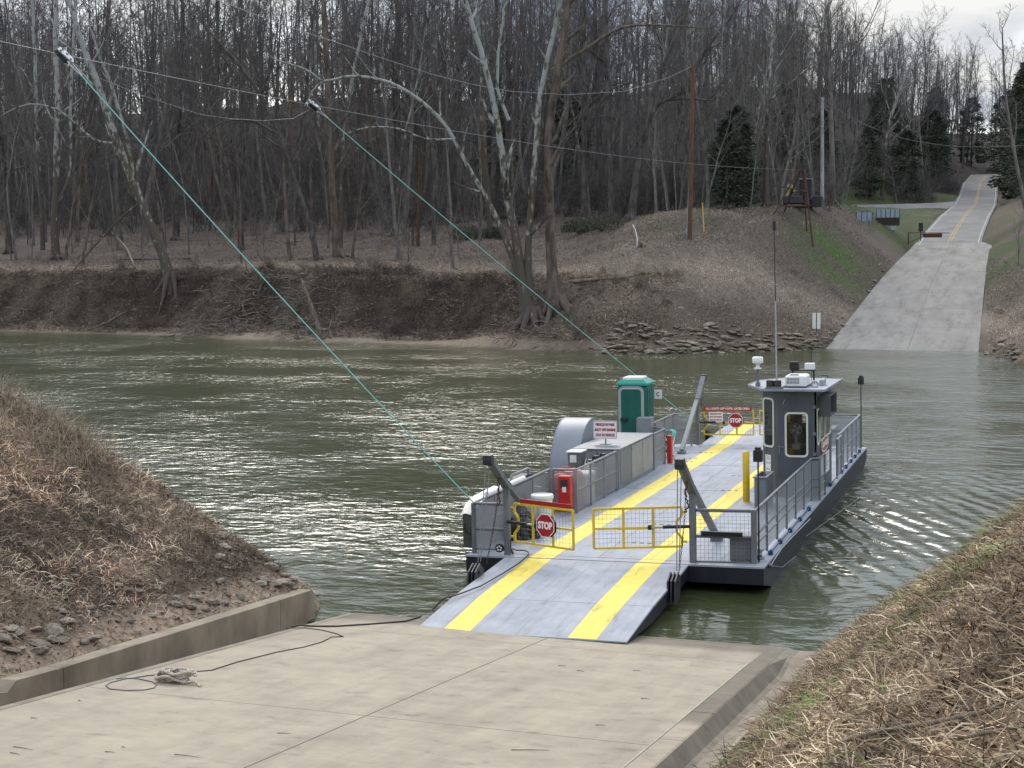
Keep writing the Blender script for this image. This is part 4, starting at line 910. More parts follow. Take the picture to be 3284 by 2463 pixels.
# sign board on the engine housing
t=ft('notice_board','white notice board with red writing on a short stand on top of the engine housing','sign',(-3.28,13.2,1.386))
b=MB(); b.box((-.18,-.12,0),(.18,.12,.02)); b.beam((0,0,.02),(0,0,.4),.04); b.build('stand','grey',t)
X=facing(Vector((0,-.03,.50)),Vector((1,0,0)),Vector((0,-1,0)))
b=MB(); b.X=X; b.prism([(x,y,0) for x,y in roundrect(.84,.62,.04)],(0,0,.012)); b.mat(2); b.prism([(x,y,.0125) for x,y in roundrect(.81,.59,.03)],(0,0,.001)); b.mat(0); b.prism([(x,y,.014) for x,y in roundrect(.78,.56,.03)],(0,0,.001)); b.mat(1); b.X=None
for k,s_ in enumerate(('VEHICLE IN PARK','SHUT OFF ENGINE','STAY IN VEHICLE')): b.text(s_,.125,X@Matrix.Translation((0,.18-.18*k,.019)),bold=.006,sx=.70)
b.build('panel',['signwhite','red','lgrey'],t)
# buckets
def bucket(loc,r,h,m1,label):
    t=ft('bucket',label,'bucket',loc)
    b=MB(); b.lathe([(.001,0),(r*.86,0),(r,h*.93),(r*.99,h*.95)],(0,0,0),24); b.build('tub',m1,t)
    b=MB(); b.lathe([(r*1.0,h*.86),(r*1.09,h*.87),(r*1.10,h*.96),(r*1.04,h),(r*.9,h*1.01),(r*.88,h*.975),(.001,h*.975)],(0,0,0),24); b.build('lid',m1,t)
bucket((-2.86,4.55,.02),.31,.93,'white','large white plastic bucket with a lid behind the left gate of the ferry')
bucket((-3.1,4.05,.02),.24,.82,'toiletgrey','smaller grey tub standing just in front of the large white bucket')
t=ft('tarpaulin','crumpled black tarpaulin heap on deck behind the left gate','tarpaulin',(-2.95,2.6,0))
b=MB(); 
for k in range(22):
    c=Vector((random.uniform(-.35,.45),random.uniform(-.3,.7),0)); hh=random.uniform(.25,.75)*(1-abs(c.x)*1.0)
    b.tube([c,c+Vector((random.uniform(-.15,.15),random.uniform(-.1,.1),hh*.6)),c+Vector((random.uniform(-.25,.25),random.uniform(-.2,.2),max(.1,hh)))],[.16,.13,.03],7)
b.build('fabric','black',t)
for i,(u,v,w_,m_,lab) in enumerate(((-3.1,7.6,.0,'coral','red plastic fuel tank lying behind the cross railing, nearest the lane'),(-3.15,8.4,0,'coral','second red fuel tank, farther back beside the white cooler'),)):
    t=ft('fuel_tank',lab,'fuel tank',(u,v,w_)); b=MB(); b.bbox((-.35,-.3,0),(.35,.3,1.12),.08); b.build('body',m_,t)
    b=MB(); b.cyl((.15,.0,1.12),(.15,0,1.2),.07,10); b.tube([(-.25,0,1.12),(-.2,0,1.22),(.0,0,1.22),(.05,0,1.12)],.025,6); b.build('cap',m_,t)
t=ft('cooler','white plastic cooler box behind the mesh railing of the ferry','cooler',(-2.95,9.2,0)); b=MB(); b.bbox((-.3,-.45,0),(.28,.4,.86),.05); b.build('body','white',t); b=MB(); b.bbox((-.33,-.48,.86),(.31,.43,.99),.04); b.build('lid','white',t)
t=ft('cardboard_box','torn brown cardboard box lying open by the hydraulic unit','box',(-3.05,10.15,1.0)); b=MB(); b.X=Matrix.Rotation(R(35),4,'X')@Matrix.Rotation(R(20),4,'Y'); b.box((-.14,-.12,0),(.14,.12,.02)); b.box((-.14,-.12,0),(-.125,.12,.25)); b.box((.12,-.12,0),(.14,.12,.28)); b.build('carton','paper',t); b=MB(); b.box((-.2,-.25,-.45),(.25,.2,-.02)); b.build('tray','lgrey',t)
# rope coil in far left corner
t=ft('rope_coil','turquoise and white rope coil hanging by the far left davit of the ferry','rope',(-2.95,21.0,.9)); b=MB()
for k in range(6): b.tube([(.25*math.cos(a)+.02*k,.1*math.sin(a)+.03*k,.22*math.sin(a*1.0+.5)-.1) for a in np.linspace(0,2*math.pi,18)],.022,5)
b.build('coil','rope',t); b=MB()
for k in range(14): b.tube([(random.uniform(-.2,.3),random.uniform(-.3,.3),-.1),(random.uniform(-.2,.3),random.uniform(-.3,.3),-.5),(random.uniform(-.2,.3),random.uniform(-.3,.3),-.88)],.025,5)
b.mat(0); b.build('hose','white',t); b=MB()
for k in range(8): b.tube([(random.uniform(-.2,.3),random.uniform(-.3,.3),-.1),(random.uniform(-.2,.3),random.uniform(-.3,.3),-.5),(random.uniform(-.2,.3),random.uniform(-.3,.3),-.88)],.03,5)
b.build('hose','black',t)
t=ft('ball_float','small black and white tyre stamp wheel leaning on the near left railing','float',(-2.66,.2,.16)); b=MB(); b.cyl((0,.02,.02),(0,-.05,.02),.115,18); b.build('rim','black',t); b=MB()
for k in range(5): a=k*1.256+.3; b.cyl((.055*math.cos(a),-.051,.02+.055*math.sin(a)),(.055*math.cos(a),-.056,.02+.055*math.sin(a)),.024,8)
b.build('studs','signwhite',t)
# skiff stored on its side along the left edge
t=ft('skiff','narrow cream and olive aluminium skiff stored on edge outside the near left railing','boat',(-3.62,.75,0))
b=MB(); st=[(0,.42,.0,1.0),(.0,.42,.0,1.0)]
def sk(v,uo,z0,z1): return [(-.40+uo,v,z0),(0.0,v,z0),(0.0,v,z1),(-.40+uo,v,z1)]
secs=[sk(0,.13,.05,.98),sk(.5,.06,.04,1.14),sk(1.4,0,.02,1.24),sk(3.2,0,.02,1.28),sk(5.4,0,.05,1.28)]
vs=[p for s_ in secs for p in s_]; fs=[(0,1,2,3),(16,19,18,17)]; ft_=[]
for i in range(4):
    for k in range(4):
        if k==2: continue
        l=(k+1)%4; fs.append((4*i+l,4*i+k,4*i+4+k,4*i+4+l))
b.add(vs,fs); b.box((-.26,-.012,.3),(-.05,.0,.6)); 
sko=b.build('hull_side','olive',t)
b=MB(); vs=[]; fs=[]
for s_ in secs: vs+= [(s_[3][0]-.03,s_[3][1],s_[3][2]+.01),(-.17,s_[3][1],s_[3][2]+.05),(.02,s_[3][1],s_[3][2]+.01)]
vs=[(x,y-.05,z-.05) if i<3 else (x,y,z) for i,(x,y,z) in enumerate(vs)]
for i in range(4):
    for k in range(2): fs.append((3*i+k,3*i+k+1,3*i+4+k,3*i+3+k))
b.add(vs[:12],fs[:6]); b.build('bow_deck','boatlt',t)
b=MB(); b.box((-.36,2.9,1.29),(-.02,5.3,1.34)); b.build('inner_well','black',t)
b=MB(); b.tube([(-.18,-.03,.72),(-.22,-.06,.62),(-.18,-.03,.5),(-.08,-.05,.42),(0.05,-.04,.41)],.014,5); b.build('handle','black',t)
b=MB(); b.tube([(-.1,3.6,1.3),(-.1,3.6,1.5),(-.1,5.2,1.5),(-.1,5.2,1.3)],.04,6); b.build('grab_rail','lgrey',t)
# ------------------------------------------------------------------ overhead cable, trolleys and ropes
CU=-14.0
pc=np.polyfit([-60,-4.88,-2.3,12.6,51.6,100,129.7],[14.9,13.79,13.7,13.52,14.45,16.1,17.5],3)
cz_=lambda v: float(np.polyval(pc,v))
b=MB(); b.tube([(CU,v,cz_(v)) for v in np.linspace(-60,129.7,40)],.011,5); o=b.build('overhead_cable','wire'); tag(o,'thick grey steel cable sloping across the river carrying both pulley blocks','cable')
T1=Vector((CU,-2.3,cz_(-2.3))); T2=Vector((CU,12.6,cz_(12.6)))
def catn(p,q,sag,n=24):
    p=Vector(p); q=Vector(q); return [p.lerp(q,t)-Vector((0,0,sag*4*t*(1-t))) for t in np.linspace(0,1,n)]
def trolley(T,tgt,label):
    t=thing('cable_trolley',label,'pulley block',T)
    d=(Vector(tgt)-T).normalized(); a=Vector((0,1,0)); a=(a-d*a.dot(d)).normalized(); nn=d.cross(a)
    X=Matrix.Identity(4)
    for i,q in enumerate((a,d,nn)):
        for k in range(3): X[k][i]=q[k]
    for nz in (-.09,.06):
        b=MB(); b.X=X; b.prism([(-.20,-.12,nz),(.06,-.20,nz),(.19,-.04,nz),(.18,.22,nz),(.05,.34,nz),(-.05,.34,nz)],(0,0,.03))
        o=b.build('side_plate','galv',t)
        b=MB(); b.X=X
        for x,y in ((-.1,-.06),(.06,-.1),(.08,.06),(.0,.25)): b.cyl((x,y,nz-.02),(x,y,nz+.05),.032,8)
        b.build('bolt','black',o)
    b=MB(); b.X=X; b.box((-.17,-.14,-.06),(-.05,.24,.06)); b.cyl((0,-.0,-.06),(0,-.0,.06),.1,12); b.build('wheel','black',t)
    b=MB(); b.X=X; b.tube([(-.03,.32,-.03),(.0,.75,0)],.018,6); b.tube([(.05,.32,.03),(.03,.75,0)],.018,6); b.build('shackle','galv',t)
    return T+d*.75
rp1=FM@Vector((-3.35,.75,1.05)); rp2=FM@Vector((-2.85,23.6,1.45))
e1=trolley(T1,rp1,'large grey two-plate pulley block on the overhead cable at upper left')
e2=trolley(T2,rp2,'small pulley block farther along the overhead cable, above the middle trees')
for (p,q,l) in ((e1,rp1,'turquoise rope from the nearer pulley block down to the near left corner of the ferry'),(e2,rp2,'turquoise rope from the farther pulley block down past the green toilet')):
    b=MB(); b.tube(catn(p,q,.12),.017,6); o=b.build('haul_rope','rope'); tag(o,l,'rope','turquoise ropes holding the ferry')
b=MB(); b.tube([T1+Vector((0,.1,-.2))]+[onU(x,y,CU) for x,y in ((330,255),(447,303),(646,368),(750,382),(845,387),(940,380))]+[T2+Vector((0,-.1,-.15))],.006,4); o=b.build('slack_line','wire'); tag(o,'thin slack line sagging between the two pulley blocks','cable')
# poles and the cable slung from the tall brown pole
def onground(x,y,t0=20.0):
    d=ray(x,y); ts=np.arange(t0,520,0.25); P=np.array(CAM)[None,:]+np.array(d)[None,:]*ts[:,None]
    hz=hgt(P[:,0],P[:,1]); k=np.argmax(P[:,2]<hz)
    return Vector((P[k,0],P[k,1],hz[k]))
def atY(x,y,v): return onV(x,y,v)
PB=onground(2212,765); 
ptop=onplane(2222,208,PB,(0,1,0))
t=thing('utility_pole','tall brown wooden pole standing among the bare trees on the far bank','pole',PB)
b=MB(); b.tube([(0,0,-.5),ptop-PB],[.24,.17],12); b.build('shaft','pole',t)
b=MB(); b.tube([(-.3,-.05,-.5),(ptop-PB)+Vector((-.05,0,-4.5))],.05,6); b.build('conduit','polegrey',t)
b=MB(); q=ptop-PB; b.cyl(q+Vector((.17,0,-.1)),q+Vector((-.25,0,-.1)),.06,8); b.build('cable_clamp','dark',t)
A=ptop; Bv=Vector((-14,-45,22)); nrm_=(Bv-A).cross(Vector((0,0,1)))
pp=[onplane(x,y,A,nrm_) for x,y in ((2140,250),(2000,293),(1820,304),(1636,293),(1517,271),(1387,239),(1218,184),(1074,134),(920,85),(696,0),(400,-125))]
b=MB(); b.tube([A+Vector((0,0,-.1))]+pp,.013,4); o=b.build('sagging_cable','wire'); tag(o,'grey cable sagging from the top of the brown pole toward the upper left','cable')
t=thing('utility_pole','smooth grey pole at the edge of the woods, right of the brown wooden pole','pole',(0,0,0)); g=onground(2637,660); t.location=g
tp=onplane(2637,312,g,(0,1,0))-g; b=MB(); b.tube([(0,0,-.5),tp],[.24,.17],12); b.build('shaft','polegrey',t); b=MB(); b.tube([tp+Vector((.1,0,-1.3)),tp+Vector((.35,0,-1.0))],.05,6); b.build('bracket','polegrey',t)
b=MB(); a=g+tp; nn=(0.2,1,0)
b.tube([a]+[onplane(x,y,a,nn) for x,y in ((2700,360),(2800,410),(2900,445),(2960,457),(3060,470),(3160,472),(3284,466),(3400,455))],.018,4); o=b.build('power_line','wire'); tag(o,'thin power line running from the grey pole to the right edge over the road','cable')
g=onground(2258,745); b=MB(); tpp=onplane(2253,650,g,(0,1,0))-g; b.tube([(0,0,-.3),tpp],.055,8); o=b.build('marker_post','yellow'); o.location=g; tag(o,'short yellow marker post beside the brown wooden pole','post')
# A-frame tower with deck, generator
G=Vector((CU,129.7,H1(CU,129.7))); top=Vector((CU,129.7,17.5))
t=thing('cable_tower','rusty steel A-frame tower anchoring the overhead cable on the far bank','tower',G); hh=top.z-G.z
lp=[(-2.0,-1.6),(2.4,-1.6),(1.2,2.0),(-1.4,2.0)]
for (x,y) in lp:
    b=MB(); zz=H1(G.x+x,G.y+y)-G.z; b.beam((x,y,zz-.3),(x*.12+.8,y*.1,hh),.14,.14); b.build('leg','rust',t)
b=MB(); zm=hh*.35
for i in range(4):
    a=Vector((lp[i][0],lp[i][1],0)).lerp(Vector((lp[i][0]*.12+.8,0,hh)),.35); c=Vector((lp[(i+1)%4][0],lp[(i+1)%4][1],0)).lerp(Vector((lp[(i+1)%4][0]*.12+.8,0,hh)),.35); b.beam(a,c,.1)
b.build('cross_brace','rust',t)
b=MB(); b.prism([(-2.4,-1.1,hh*.72),(1.2,-1.1,hh*.60),(1.2,1.0,hh*.60),(-2.4,1.0,hh*.72)],(0,0,.12)); b.build('roof_sheet','dark',t)
g=onground(2560,668)
g=onground(2560,667)
t=thing('excavator','small dark and yellow machine with a tall black cab parked behind the rusty tower','excavator',g)
b=MB(); b.bbox((-1.6,-.9,.45),(.6,.9,1.3),.1); b.build('body','dark',t)
b=MB(); b.bbox((.2,-.6,1.0),(1.5,.6,3.1),.1); cb=b.build('cab','black',t); b=MB(); b.box((.15,-.7,3.1),(1.55,.7,3.22)); b.build('cab_roof','lgrey',cb)
M['machy']=mat('machine_yellow',(0.42,0.34,0.12),0.6,noise=0.3,nscale=2)
b=MB(); b.beam((-1.3,-.5,1.2),(-.9,-.5,2.6),.28,.4); b.beam((-.9,-.5,2.6),(-.3,-.5,1.8),.22,.3); b.bbox((-1.9,-.8,.7),(-1.55,-.3,1.4),.05); b.build('boom','machy',t)
for y in (-.8,.55):
    b=MB(); b.tube([(-1.8,y,.3),(-1.6,y,.52),(.9,y,.52),(1.1,y,.3),(.9,y,.06),(-1.6,y,.06)],.14,8,closed=True,cap=False); b.build('track','black',t)
g=onground(2598,667); b=MB(); b.bbox((-.9,-.6,.1),(.1,.6,1.0),.06); b.bbox((.15,-.65,.1),(1.4,.65,1.35),.08); b.cyl((.6,-.7,.35),(.6,.7,.35),.3,12); o=b.build('generator','dark'); o.location=g; tag(o,'low dark generator box beside the tall-cab machine','generator')
# road signs and gate of the far bank
def signthing(name,label,cat,px,py): g=onground(px,py); return thing(name,label,cat,g),g
def board(t,g,x0,y0,x1,y1,m,name='panel',th=.05,ribs=0):
    a=onplane(x0,y0,g,(0,1,0))-g; c=onplane(x1,y1,g,(0,1,0))-g
    b=MB(); b.box((a.x,-th/2,c.z),(c.x,th/2,a.z)); o=b.build(name,m,t)
    if ribs:
        q=MB()
        for k in range(ribs+1): x=a.x+(c.x-a.x)*k/ribs; q.box((x-.05,-th,c.z-.0),(x+.05,-th/2,a.z+.02))
        q.build('frame','blueframe',o)
    return o,a,c
M['blueframe']=mat('blue_grey_frame',(0.05,0.085,0.14),0.5); M['sheet']=mat('sign_back_aluminium',(0.30,0.36,0.44),0.5,noise=0.15,nscale=1); M['brownw']=mat('brown_sign_board',(0.045,0.028,0.022),0.8,noise=0.3,nscale=2)
t,g=signthing('road_sign','small blue-grey sign back on posts, left of the two beside the far landing','sign',2787,729)
o,a,c=board(t,g,2747,681,2797,709,'sheet',ribs=3)
b=MB(); b.cyl((0,0,-.3),(0,0,c.z+.3),.06,8); b.build('post','blueframe',t)
t,g=signthing('road_sign','large white panel above a dark brown board on one post beside the far landing','sign',2864,740)
o,a,c=board(t,g,2811,671,2885,697,'sheet',ribs=5); o2,a2,c2=board(t,g,2807,698,2885,723,'brownw',name='lower_board')
o3,a3,c3=board(t,g,2857,725,2874,738,'sheet',name='small_panel'); b=MB(); b.cyl((0,.08,-.3),(0,.08,a.z),.07,8); b.cyl((a2.x+1,.08,-.3),(a2.x+1,.08,a2.z),.05,8); b.build('post','blueframe',t)
t=thing('barrier_gate','rust brown swing gate with a red-brown board reaching over the left road edge','gate',(0,0,0)); g=onground(2913,785); t.location=g
b=MB(); hgt_=1.5; b.cyl((0,0,-.3),(0,0,hgt_),.08,8); e_=onplane(3045,756,g,(0.0,1,0))-g; b.tube([(0,0,hgt_-.05),(e_.x,0,hgt_-.1)],.05,6); b.tube([(0,0,.2),(e_.x*.45,0,hgt_-.35)],.04,6); b.build('frame','rust',t)
b=MB(); b.box((e_.x*.35,-.05,hgt_-.65),(e_.x*.82,.0,hgt_-.15)); b.build('board',mat('rust_red_board',(0.09,0.03,0.02),0.8,noise=0.3),t)
def postbox(px,py,h,w_,hh,lab):
    g=onground(px,py); t=thing('post_sign',lab,'sign',g); b=MB(); b.cyl((0,0,-.3),(0,0,h),.06,8); b.build('post','dark',t); b=MB(); b.box((-w_/2,-.05,h-hh),(w_/2,-.01,h)); b.build('panel','black',t)
postbox(2952,780,2.6,.55,1.1,'narrow black post-mounted box behind the rusty swing gate')
postbox(3018,612,2.7,.8,.9,'small black sign on a post in the grass left of the road crest')
g=onground(2894,624); M['cone']=mat('cone_orange',(0.85,0.10,0.03),0.5); t=thing('traffic_cone','small orange traffic cone at the end of the grey side road','cone',g); b=MB(); b.lathe([(.30,.05),(.07,1.0),(.05,1.05),(.001,1.05)],(0,0,0),14); b.build('cone_body','cone',t); b=MB(); b.box((-.34,-.34,0),(.34,.34,.06)); b.build('base','cone',t)
# double marker post at the water edge
g=onground(2618,1062); t=thing('marker_sign','pair of white marker panels on a post at the far water edge','sign',g)
a=onplane(2606,1003,g,(0,1,0))-g; c=onplane(2631,1055,g,(0,1,0))-g
for x0,x1 in ((a.x,a.x+(c.x-a.x)*.44),(a.x+(c.x-a.x)*.56,c.x)):
    b=MB(); b.box((x0,-.04,c.z),(x1,-.01,a.z)); b.build('panel','white',t)
b=MB(); b.box((-.05,-.01,-.4),(.05,.05,a.z)); b.build('post','dark',t)
g=onground(2040,795); t=thing('drain_pipe','bent white plastic pipe end sticking out of the ground near the leaning dark tree','pipe',g); b=MB(); b.tube([(.1,0,-.2),(.1,0,.9),(-.1,0,1.7),(-.35,0,2.2)],.06,8); b.build('tube','white',t); b=MB(); b.tube([(.3,0,.0),(.5,0,.5),(.9,0,.1)],.25,8); b.build('stump','log',t)

# ------------------------------------------------------------------ far road
M['roadc']=worn(mat('far_slip_concrete',(0.27,0.255,0.235),0.9,col2=(0.20,0.19,0.178),nscale=0.5,ndetail=9,lo=0.42,hi=0.66,stretch=(1,0.28,1),bump=0.2),sc=(0.7,0.07,1),dark=0.68,lo=0.33,mid=0.5)
M['roada']=mat('road_asphalt',(0.215,0.208,0.198),0.9,col2=(0.13,0.13,0.132),nscale=0.3,stretch=(1,0.6,1),lo=0.35,hi=0.7)
M['linew']=mat('line_white',(0.45,0.45,0.44),0.8,noise=.35,nscale=.8); M['liney']=mat('line_yellow',(0.50,0.33,0.08),0.8,noise=.35,nscale=.8)
def strip2(v0,v1,f0,f1,dz,m,name,n=60,**k):
    vs=[];fs=[]
    for i,v in enumerate(np.linspace(v0,v1,n)):
        z=float(zroad(v))+dz; vs+=[(f0(v),v,z),(f1(v),v,z)]
    for i in range(n-1): fs.append((2*i,2*i+1,2*i+3,2*i+2))
    b=MB(); b.add(vs,fs); return b.build(name,m,**k)
xc=lambda v: float(xroad(v)) if v>160 else 0.0+0.4*float(sst(np.array((v-130)/30)))
hw=lambda v: float(hwroad(v))
strip2(99,167,lambda v:xc(v)-hw(v),lambda v:xc(v)+float(hwR(v)),0,'roadc','far_slip',kind='structure')
for vj in (112,121,131,142,153): strip2(vj,vj+.09,lambda v:xc(v)-hw(v),lambda v:xc(v)+float(hwR(v)),.006,'dark','slip_joint',n=2,kind='structure')
strip2(102,164,lambda v:.15+xc(v),lambda v:.24+xc(v),.006,'kerbd','slip_joint',kind='structure')
strip2(166,420,lambda v:xc(v)-3.9,lambda v:xc(v)+3.9,.004,'roada','road',n=110,kind='structure')
strip2(163,420,lambda v:xc(v)-3.60,lambda v:xc(v)-3.46,.012,'linew','road_marking',n=110,kind='structure'); strip2(166,420,lambda v:xc(v)+3.46,lambda v:xc(v)+3.60,.012,'linew','road_marking',n=110,kind='structure')
strip2(167,420,lambda v:xc(v)-.24,lambda v:xc(v)-.11,.012,'liney','road_marking',n=110,kind='structure'); strip2(167,420,lambda v:xc(v)+.11,lambda v:xc(v)+.24,.012,'liney','road_marking',n=110,kind='structure')
b=MB(); vs=[];fs=[]
for i,u in enumerate(np.linspace(-3.6,-32,20)):
    vc=263+(-u)*.05; hw_=2.6+1.6*math.exp((u+3.6)/3); vs+=[(u,vc-hw_,17.64+.01*u-.2*hw_),(u,vc+hw_,17.64+.01*u+.2*hw_)]
for i in range(19): fs.append((2*i,2*i+1,2*i+3,2*i+2))
b.add(vs,fs); b.build('side_road','roada',kind='structure')

# ------------------------------------------------------------------ stones
def stone_mesh(seed,m,flat=.55):
    r=random.Random(seed); b=MB()
    import bmesh
    bm=bmesh.new(); bmesh.ops.create_icosphere(bm,subdivisions=2,radius=1.0)
    pl=[(Vector((r.gauss(0,1),r.gauss(0,1),r.gauss(0,1))).normalized(),r.uniform(.55,.85)) for _ in range(9)]
    for v in bm.verts:
        for n_,d_ in pl:
            k=v.co.dot(n_)
            if k>d_: v.co-=n_*(k-d_)
        v.co.z*=flat; v.co*=1+r.uniform(-.03,.03)
    me=bpy.data.meshes.new('stone'); bm.to_mesh(me); bm.free(); me.materials.append(M[m]); return me
_O=['first','second','third','fourth','fifth','sixth','seventh','eighth','ninth','tenth','eleventh','twelfth','thirteenth','fourteenth','fifteenth','sixteenth','seventeenth','eighteenth','nineteenth']
_T=['','','twent','thirt','fort','fift','sixt']; 
def ordw(n): return _O[n-1] if n<20 else (_T[n//10]+'ieth' if n%10==0 else _T[n//10]+'y '+_O[n%10-1])
STN=[]
SM=[stone_mesh(i,'stone',.5) for i in range(5)]+[stone_mesh(20+i,'stonel',.45) for i in range(3)]
def pct(p):
    d=Vector(p)-CAM; w_=d.dot(_fw); return (round(100*(.5+F_PX*d.dot(_r)/w_/3284)), round(100*(.5-F_PX*d.dot(_u)/w_/2463)))
seen=set()
def where(lab,p):
    a,c=pct(p); 
    return lab
def stone(u,v,sc,lab,group,k=None,dz=0.0,rz=None,sx=1.3,tilt=.2):
    me=SM[k if k is not None else random.randrange(len(SM))]; o=bpy.data.objects.new('stone',me); COL.objects.link(o)
    o.location=(u,v,H1(u,v)+dz*sc); o.rotation_euler=(random.uniform(-tilt,tilt),random.uniform(-tilt,tilt),rz if rz is not None else random.uniform(0,6.28)); o.scale=(sc*sx,sc,sc*random.uniform(.7,1.1)); tag(o,lab,'stone',group); STN.append(o); return o
nb=[(60,590,.2),(105,650,.24),(200,600,.14),(310,630,.30),(220,700,.22),(60,720,.17),(330,690,.22),(370,520,.15),(400,560,.18),(30,690,.2),(230,765,.2),(1030,430,.17),(1040,470,.16),(1150,410,.19),(1130,470,.17),(1260,440,.2),(1220,490,.14),(690,350,.13),(740,370,.11),(910,350,.10),(820,380,.09),(900,520,.13),(1310,60,.28),(1330,120,.22),(1290,160,.2),(1600,240,.22),(1680,210,.25),(1640,335,.30),(1555,310,.22),(1690,285,.2),(1540,345,.2),(1420,410,.16),(1300,330,.2),(1700,330,.17),(1740,350,.14),(1500,70,.2),(1540,90,.2),(1580,120,.22),(1620,160,.22),(1660,180,.2),(1710,240,.2),(1730,290,.18),(540,670,.2),(500,700,.15),(330,480,.1),(120,740,.12)]
for x,y,sc in nb:
    p=onground(x/1.8433,1700+y/1.8433,15.0)
    if x<600: lab,gr='mossy grey rock above the wall at far left','rocks above the left end of the wall'
    elif x>1280: lab,gr='grey rock heaped at the river end of the wall','rocks at the river end of the wall'
    else: lab,gr='loose rock in dirt above the wall','rocks above the middle of the wall'
    stone(p.x,p.y,sc*.85,lab,gr,dz=.15,sx=1.35)
for k in range(60):
    x=random.uniform(300,1750); y=random.uniform(200,560)
    p=onground(x/1.8433,1700+y/1.8433,15.0)
    if p.z>float(wallz(p.y))-.2 and p.x<-5.6: stone(p.x,p.y,random.uniform(.04,.09),'small rubble stone in the left bank litter','small rubble on the left bank',dz=.2)
cnt=0; rown=0; lastrow=-1
for row in range(8):
    u=-24.5
    while u<-6.8:
        sc=random.uniform(.13,.48); u+=sc*2.05
        v=float(shore(u))+row*.62-.35+random.uniform(-.2,.2)
        if u>-14 and row>5: continue
        if random.random()<.06+.03*row or abs(u)-(6.4)<.3: continue
        rown=rown+1 if row==lastrow else 1; lastrow=row
        stone(u,v,sc,'flat slab in the far riprap, %s from the left in the %s course up'%(ordw(rown),ordw(row+1)),'riprap along the far water edge',dz=random.uniform(.05,.4),rz=random.uniform(-.45,.45),sx=random.uniform(1.0,1.9),tilt=.28); cnt+=1
for k in range(42):
    v=random.uniform(82,101); u=max(6.6,float(np.interp(v,[80,94,101],[13.5,8,6.6])))+random.uniform(-.2,1.8)
    stone(u,v,random.uniform(.18,.42),'tan boulder right of the far landing','boulders right of the far landing',dz=.3)
for k in range(16):
    v=104+k*2.6+random.uniform(-1,1); u=-float(hwroad(v))-random.uniform(.1,.7); stone(u,v,random.uniform(.15,.3),'pale stone by the far slip edge','stones along the left slip edge',k=5+k%3,dz=.25)

_g={}
for o in STN:
    if 'riprap' not in o['group']: _g.setdefault(o['group'],[]).append(o)
for k,l in _g.items():
    for i,o in enumerate(sorted(l,key=lambda o:pct(o.location)[0]*1000+pct(o.location)[1])): o['label']=o['label']+', %s from the left'%ordw(i+1)
# ------------------------------------------------------------------ grass and litter
def blades(name,u,v,L,W,c,stand=0.3,dz=0.0,seed=1,**props):
    r=np.random.default_rng(seed); n=len(u); z=hgt(u,v)+dz
    ph=r.uniform(0,2*np.pi,n); th=np.clip(r.normal(stand,.35,n),-.05,1.5)   # elevation angle of the blade
    d1=np.stack([np.cos(ph)*np.cos(th),np.sin(ph)*np.cos(th),np.sin(th)],1); ph2=ph+r.normal(0,.6,n); th2=th-r.uniform(.1,.9,n)
    d2=np.stack([np.cos(ph2)*np.cos(th2),np.sin(ph2)*np.cos(th2),np.sin(th2)],1)
    p0=np.stack([u,v,z],1); p1=p0+d1*(L*.5)[:,None]; p2=p1+d2*(L*.5)[:,None]
    wv=np.stack([-np.sin(ph),np.cos(ph),r.normal(0,.4,n)],1)*(W*.5)[:,None]
    V=np.stack([p0-wv,p0+wv,p1-wv*.8,p1+wv*.8,p2-wv*.15,p2+wv*.15],1).reshape(-1,3)
    i=np.arange(n)*6; F=np.concatenate([np.stack([i,i+1,i+3,i+2],1),np.stack([i+2,i+3,i+5,i+4],1)],0)
    return bulk(name,V,F,'grass',col=np.repeat(c,6,0),kind='stuff',**props)
def pick(n,pal,w,r):
    k=r.choice(len(pal),n,p=np.array(w)/sum(w)); c=np.array(pal)[k]*r.uniform(.7,1.25,(n,1)); return c
r=np.random.default_rng(3)
# right near bank
def dens_sample(n,u0,u1,v0,v1,r,pw=1.0):
    return r.uniform(u0,u1,n), v0+(v1-v0)*r.uniform(0,1,n)**pw
u,v=dens_sample(150000,6.4,17.0,-33,-1.5,r,1.25); z=hgt(u,v); ok=(z>.02)&((u>6.75)|(r.uniform(0,1,len(u))<.12)); u,v=u[ok],v[ok]; n=len(u)
dist=np.hypot(u-10.4,v+37.5); g2=fbm(u/1.1,v/1.1,3,77); g1=fbm(u/14,v/14,3,21)
c=pick(n,[(.42,.33,.215),(.30,.22,.14),(.18,.125,.08),(.56,.46,.32),(.09,.06,.04)],[3,3.5,3,1.5,2],r)
gm=(g2>.66)&(r.uniform(0,1,n)<.65); c[gm]=pick(int(gm.sum()),[(.10,.17,.04),(.14,.2,.06),(.2,.22,.09)],[3,2,1],r)
patch=fbm(u/.38,v/.38,3,99); big=fbm(u/1.7,v/1.7,3,98); c*=(.45+1.15*sst((patch-.3)*2.4))[:,None]*(.75+.55*sst((big-.3)*2.5))[:,None]
blades('dry_grass',u,v,r.uniform(.10,.42,n)*(1+.2*(dist>20)),r.uniform(.005,.013,n)*(1+dist/30),c,stand=.22,seed=5,dz=.0)
# scattered taller stems
n=5000; u=r.uniform(6.8,17,n); v=-33+31*r.uniform(0,1,n); c=pick(n,[(.42,.34,.22),(.2,.14,.09)],[1,1],r); ok=hgt(u,v)>.1; u,v,c=u[ok],v[ok],c[ok]; n=len(u)
blades('dry_stems',u,v,r.uniform(.3,.9,n),r.uniform(.004,.008,n),c,stand=.35,seed=6)
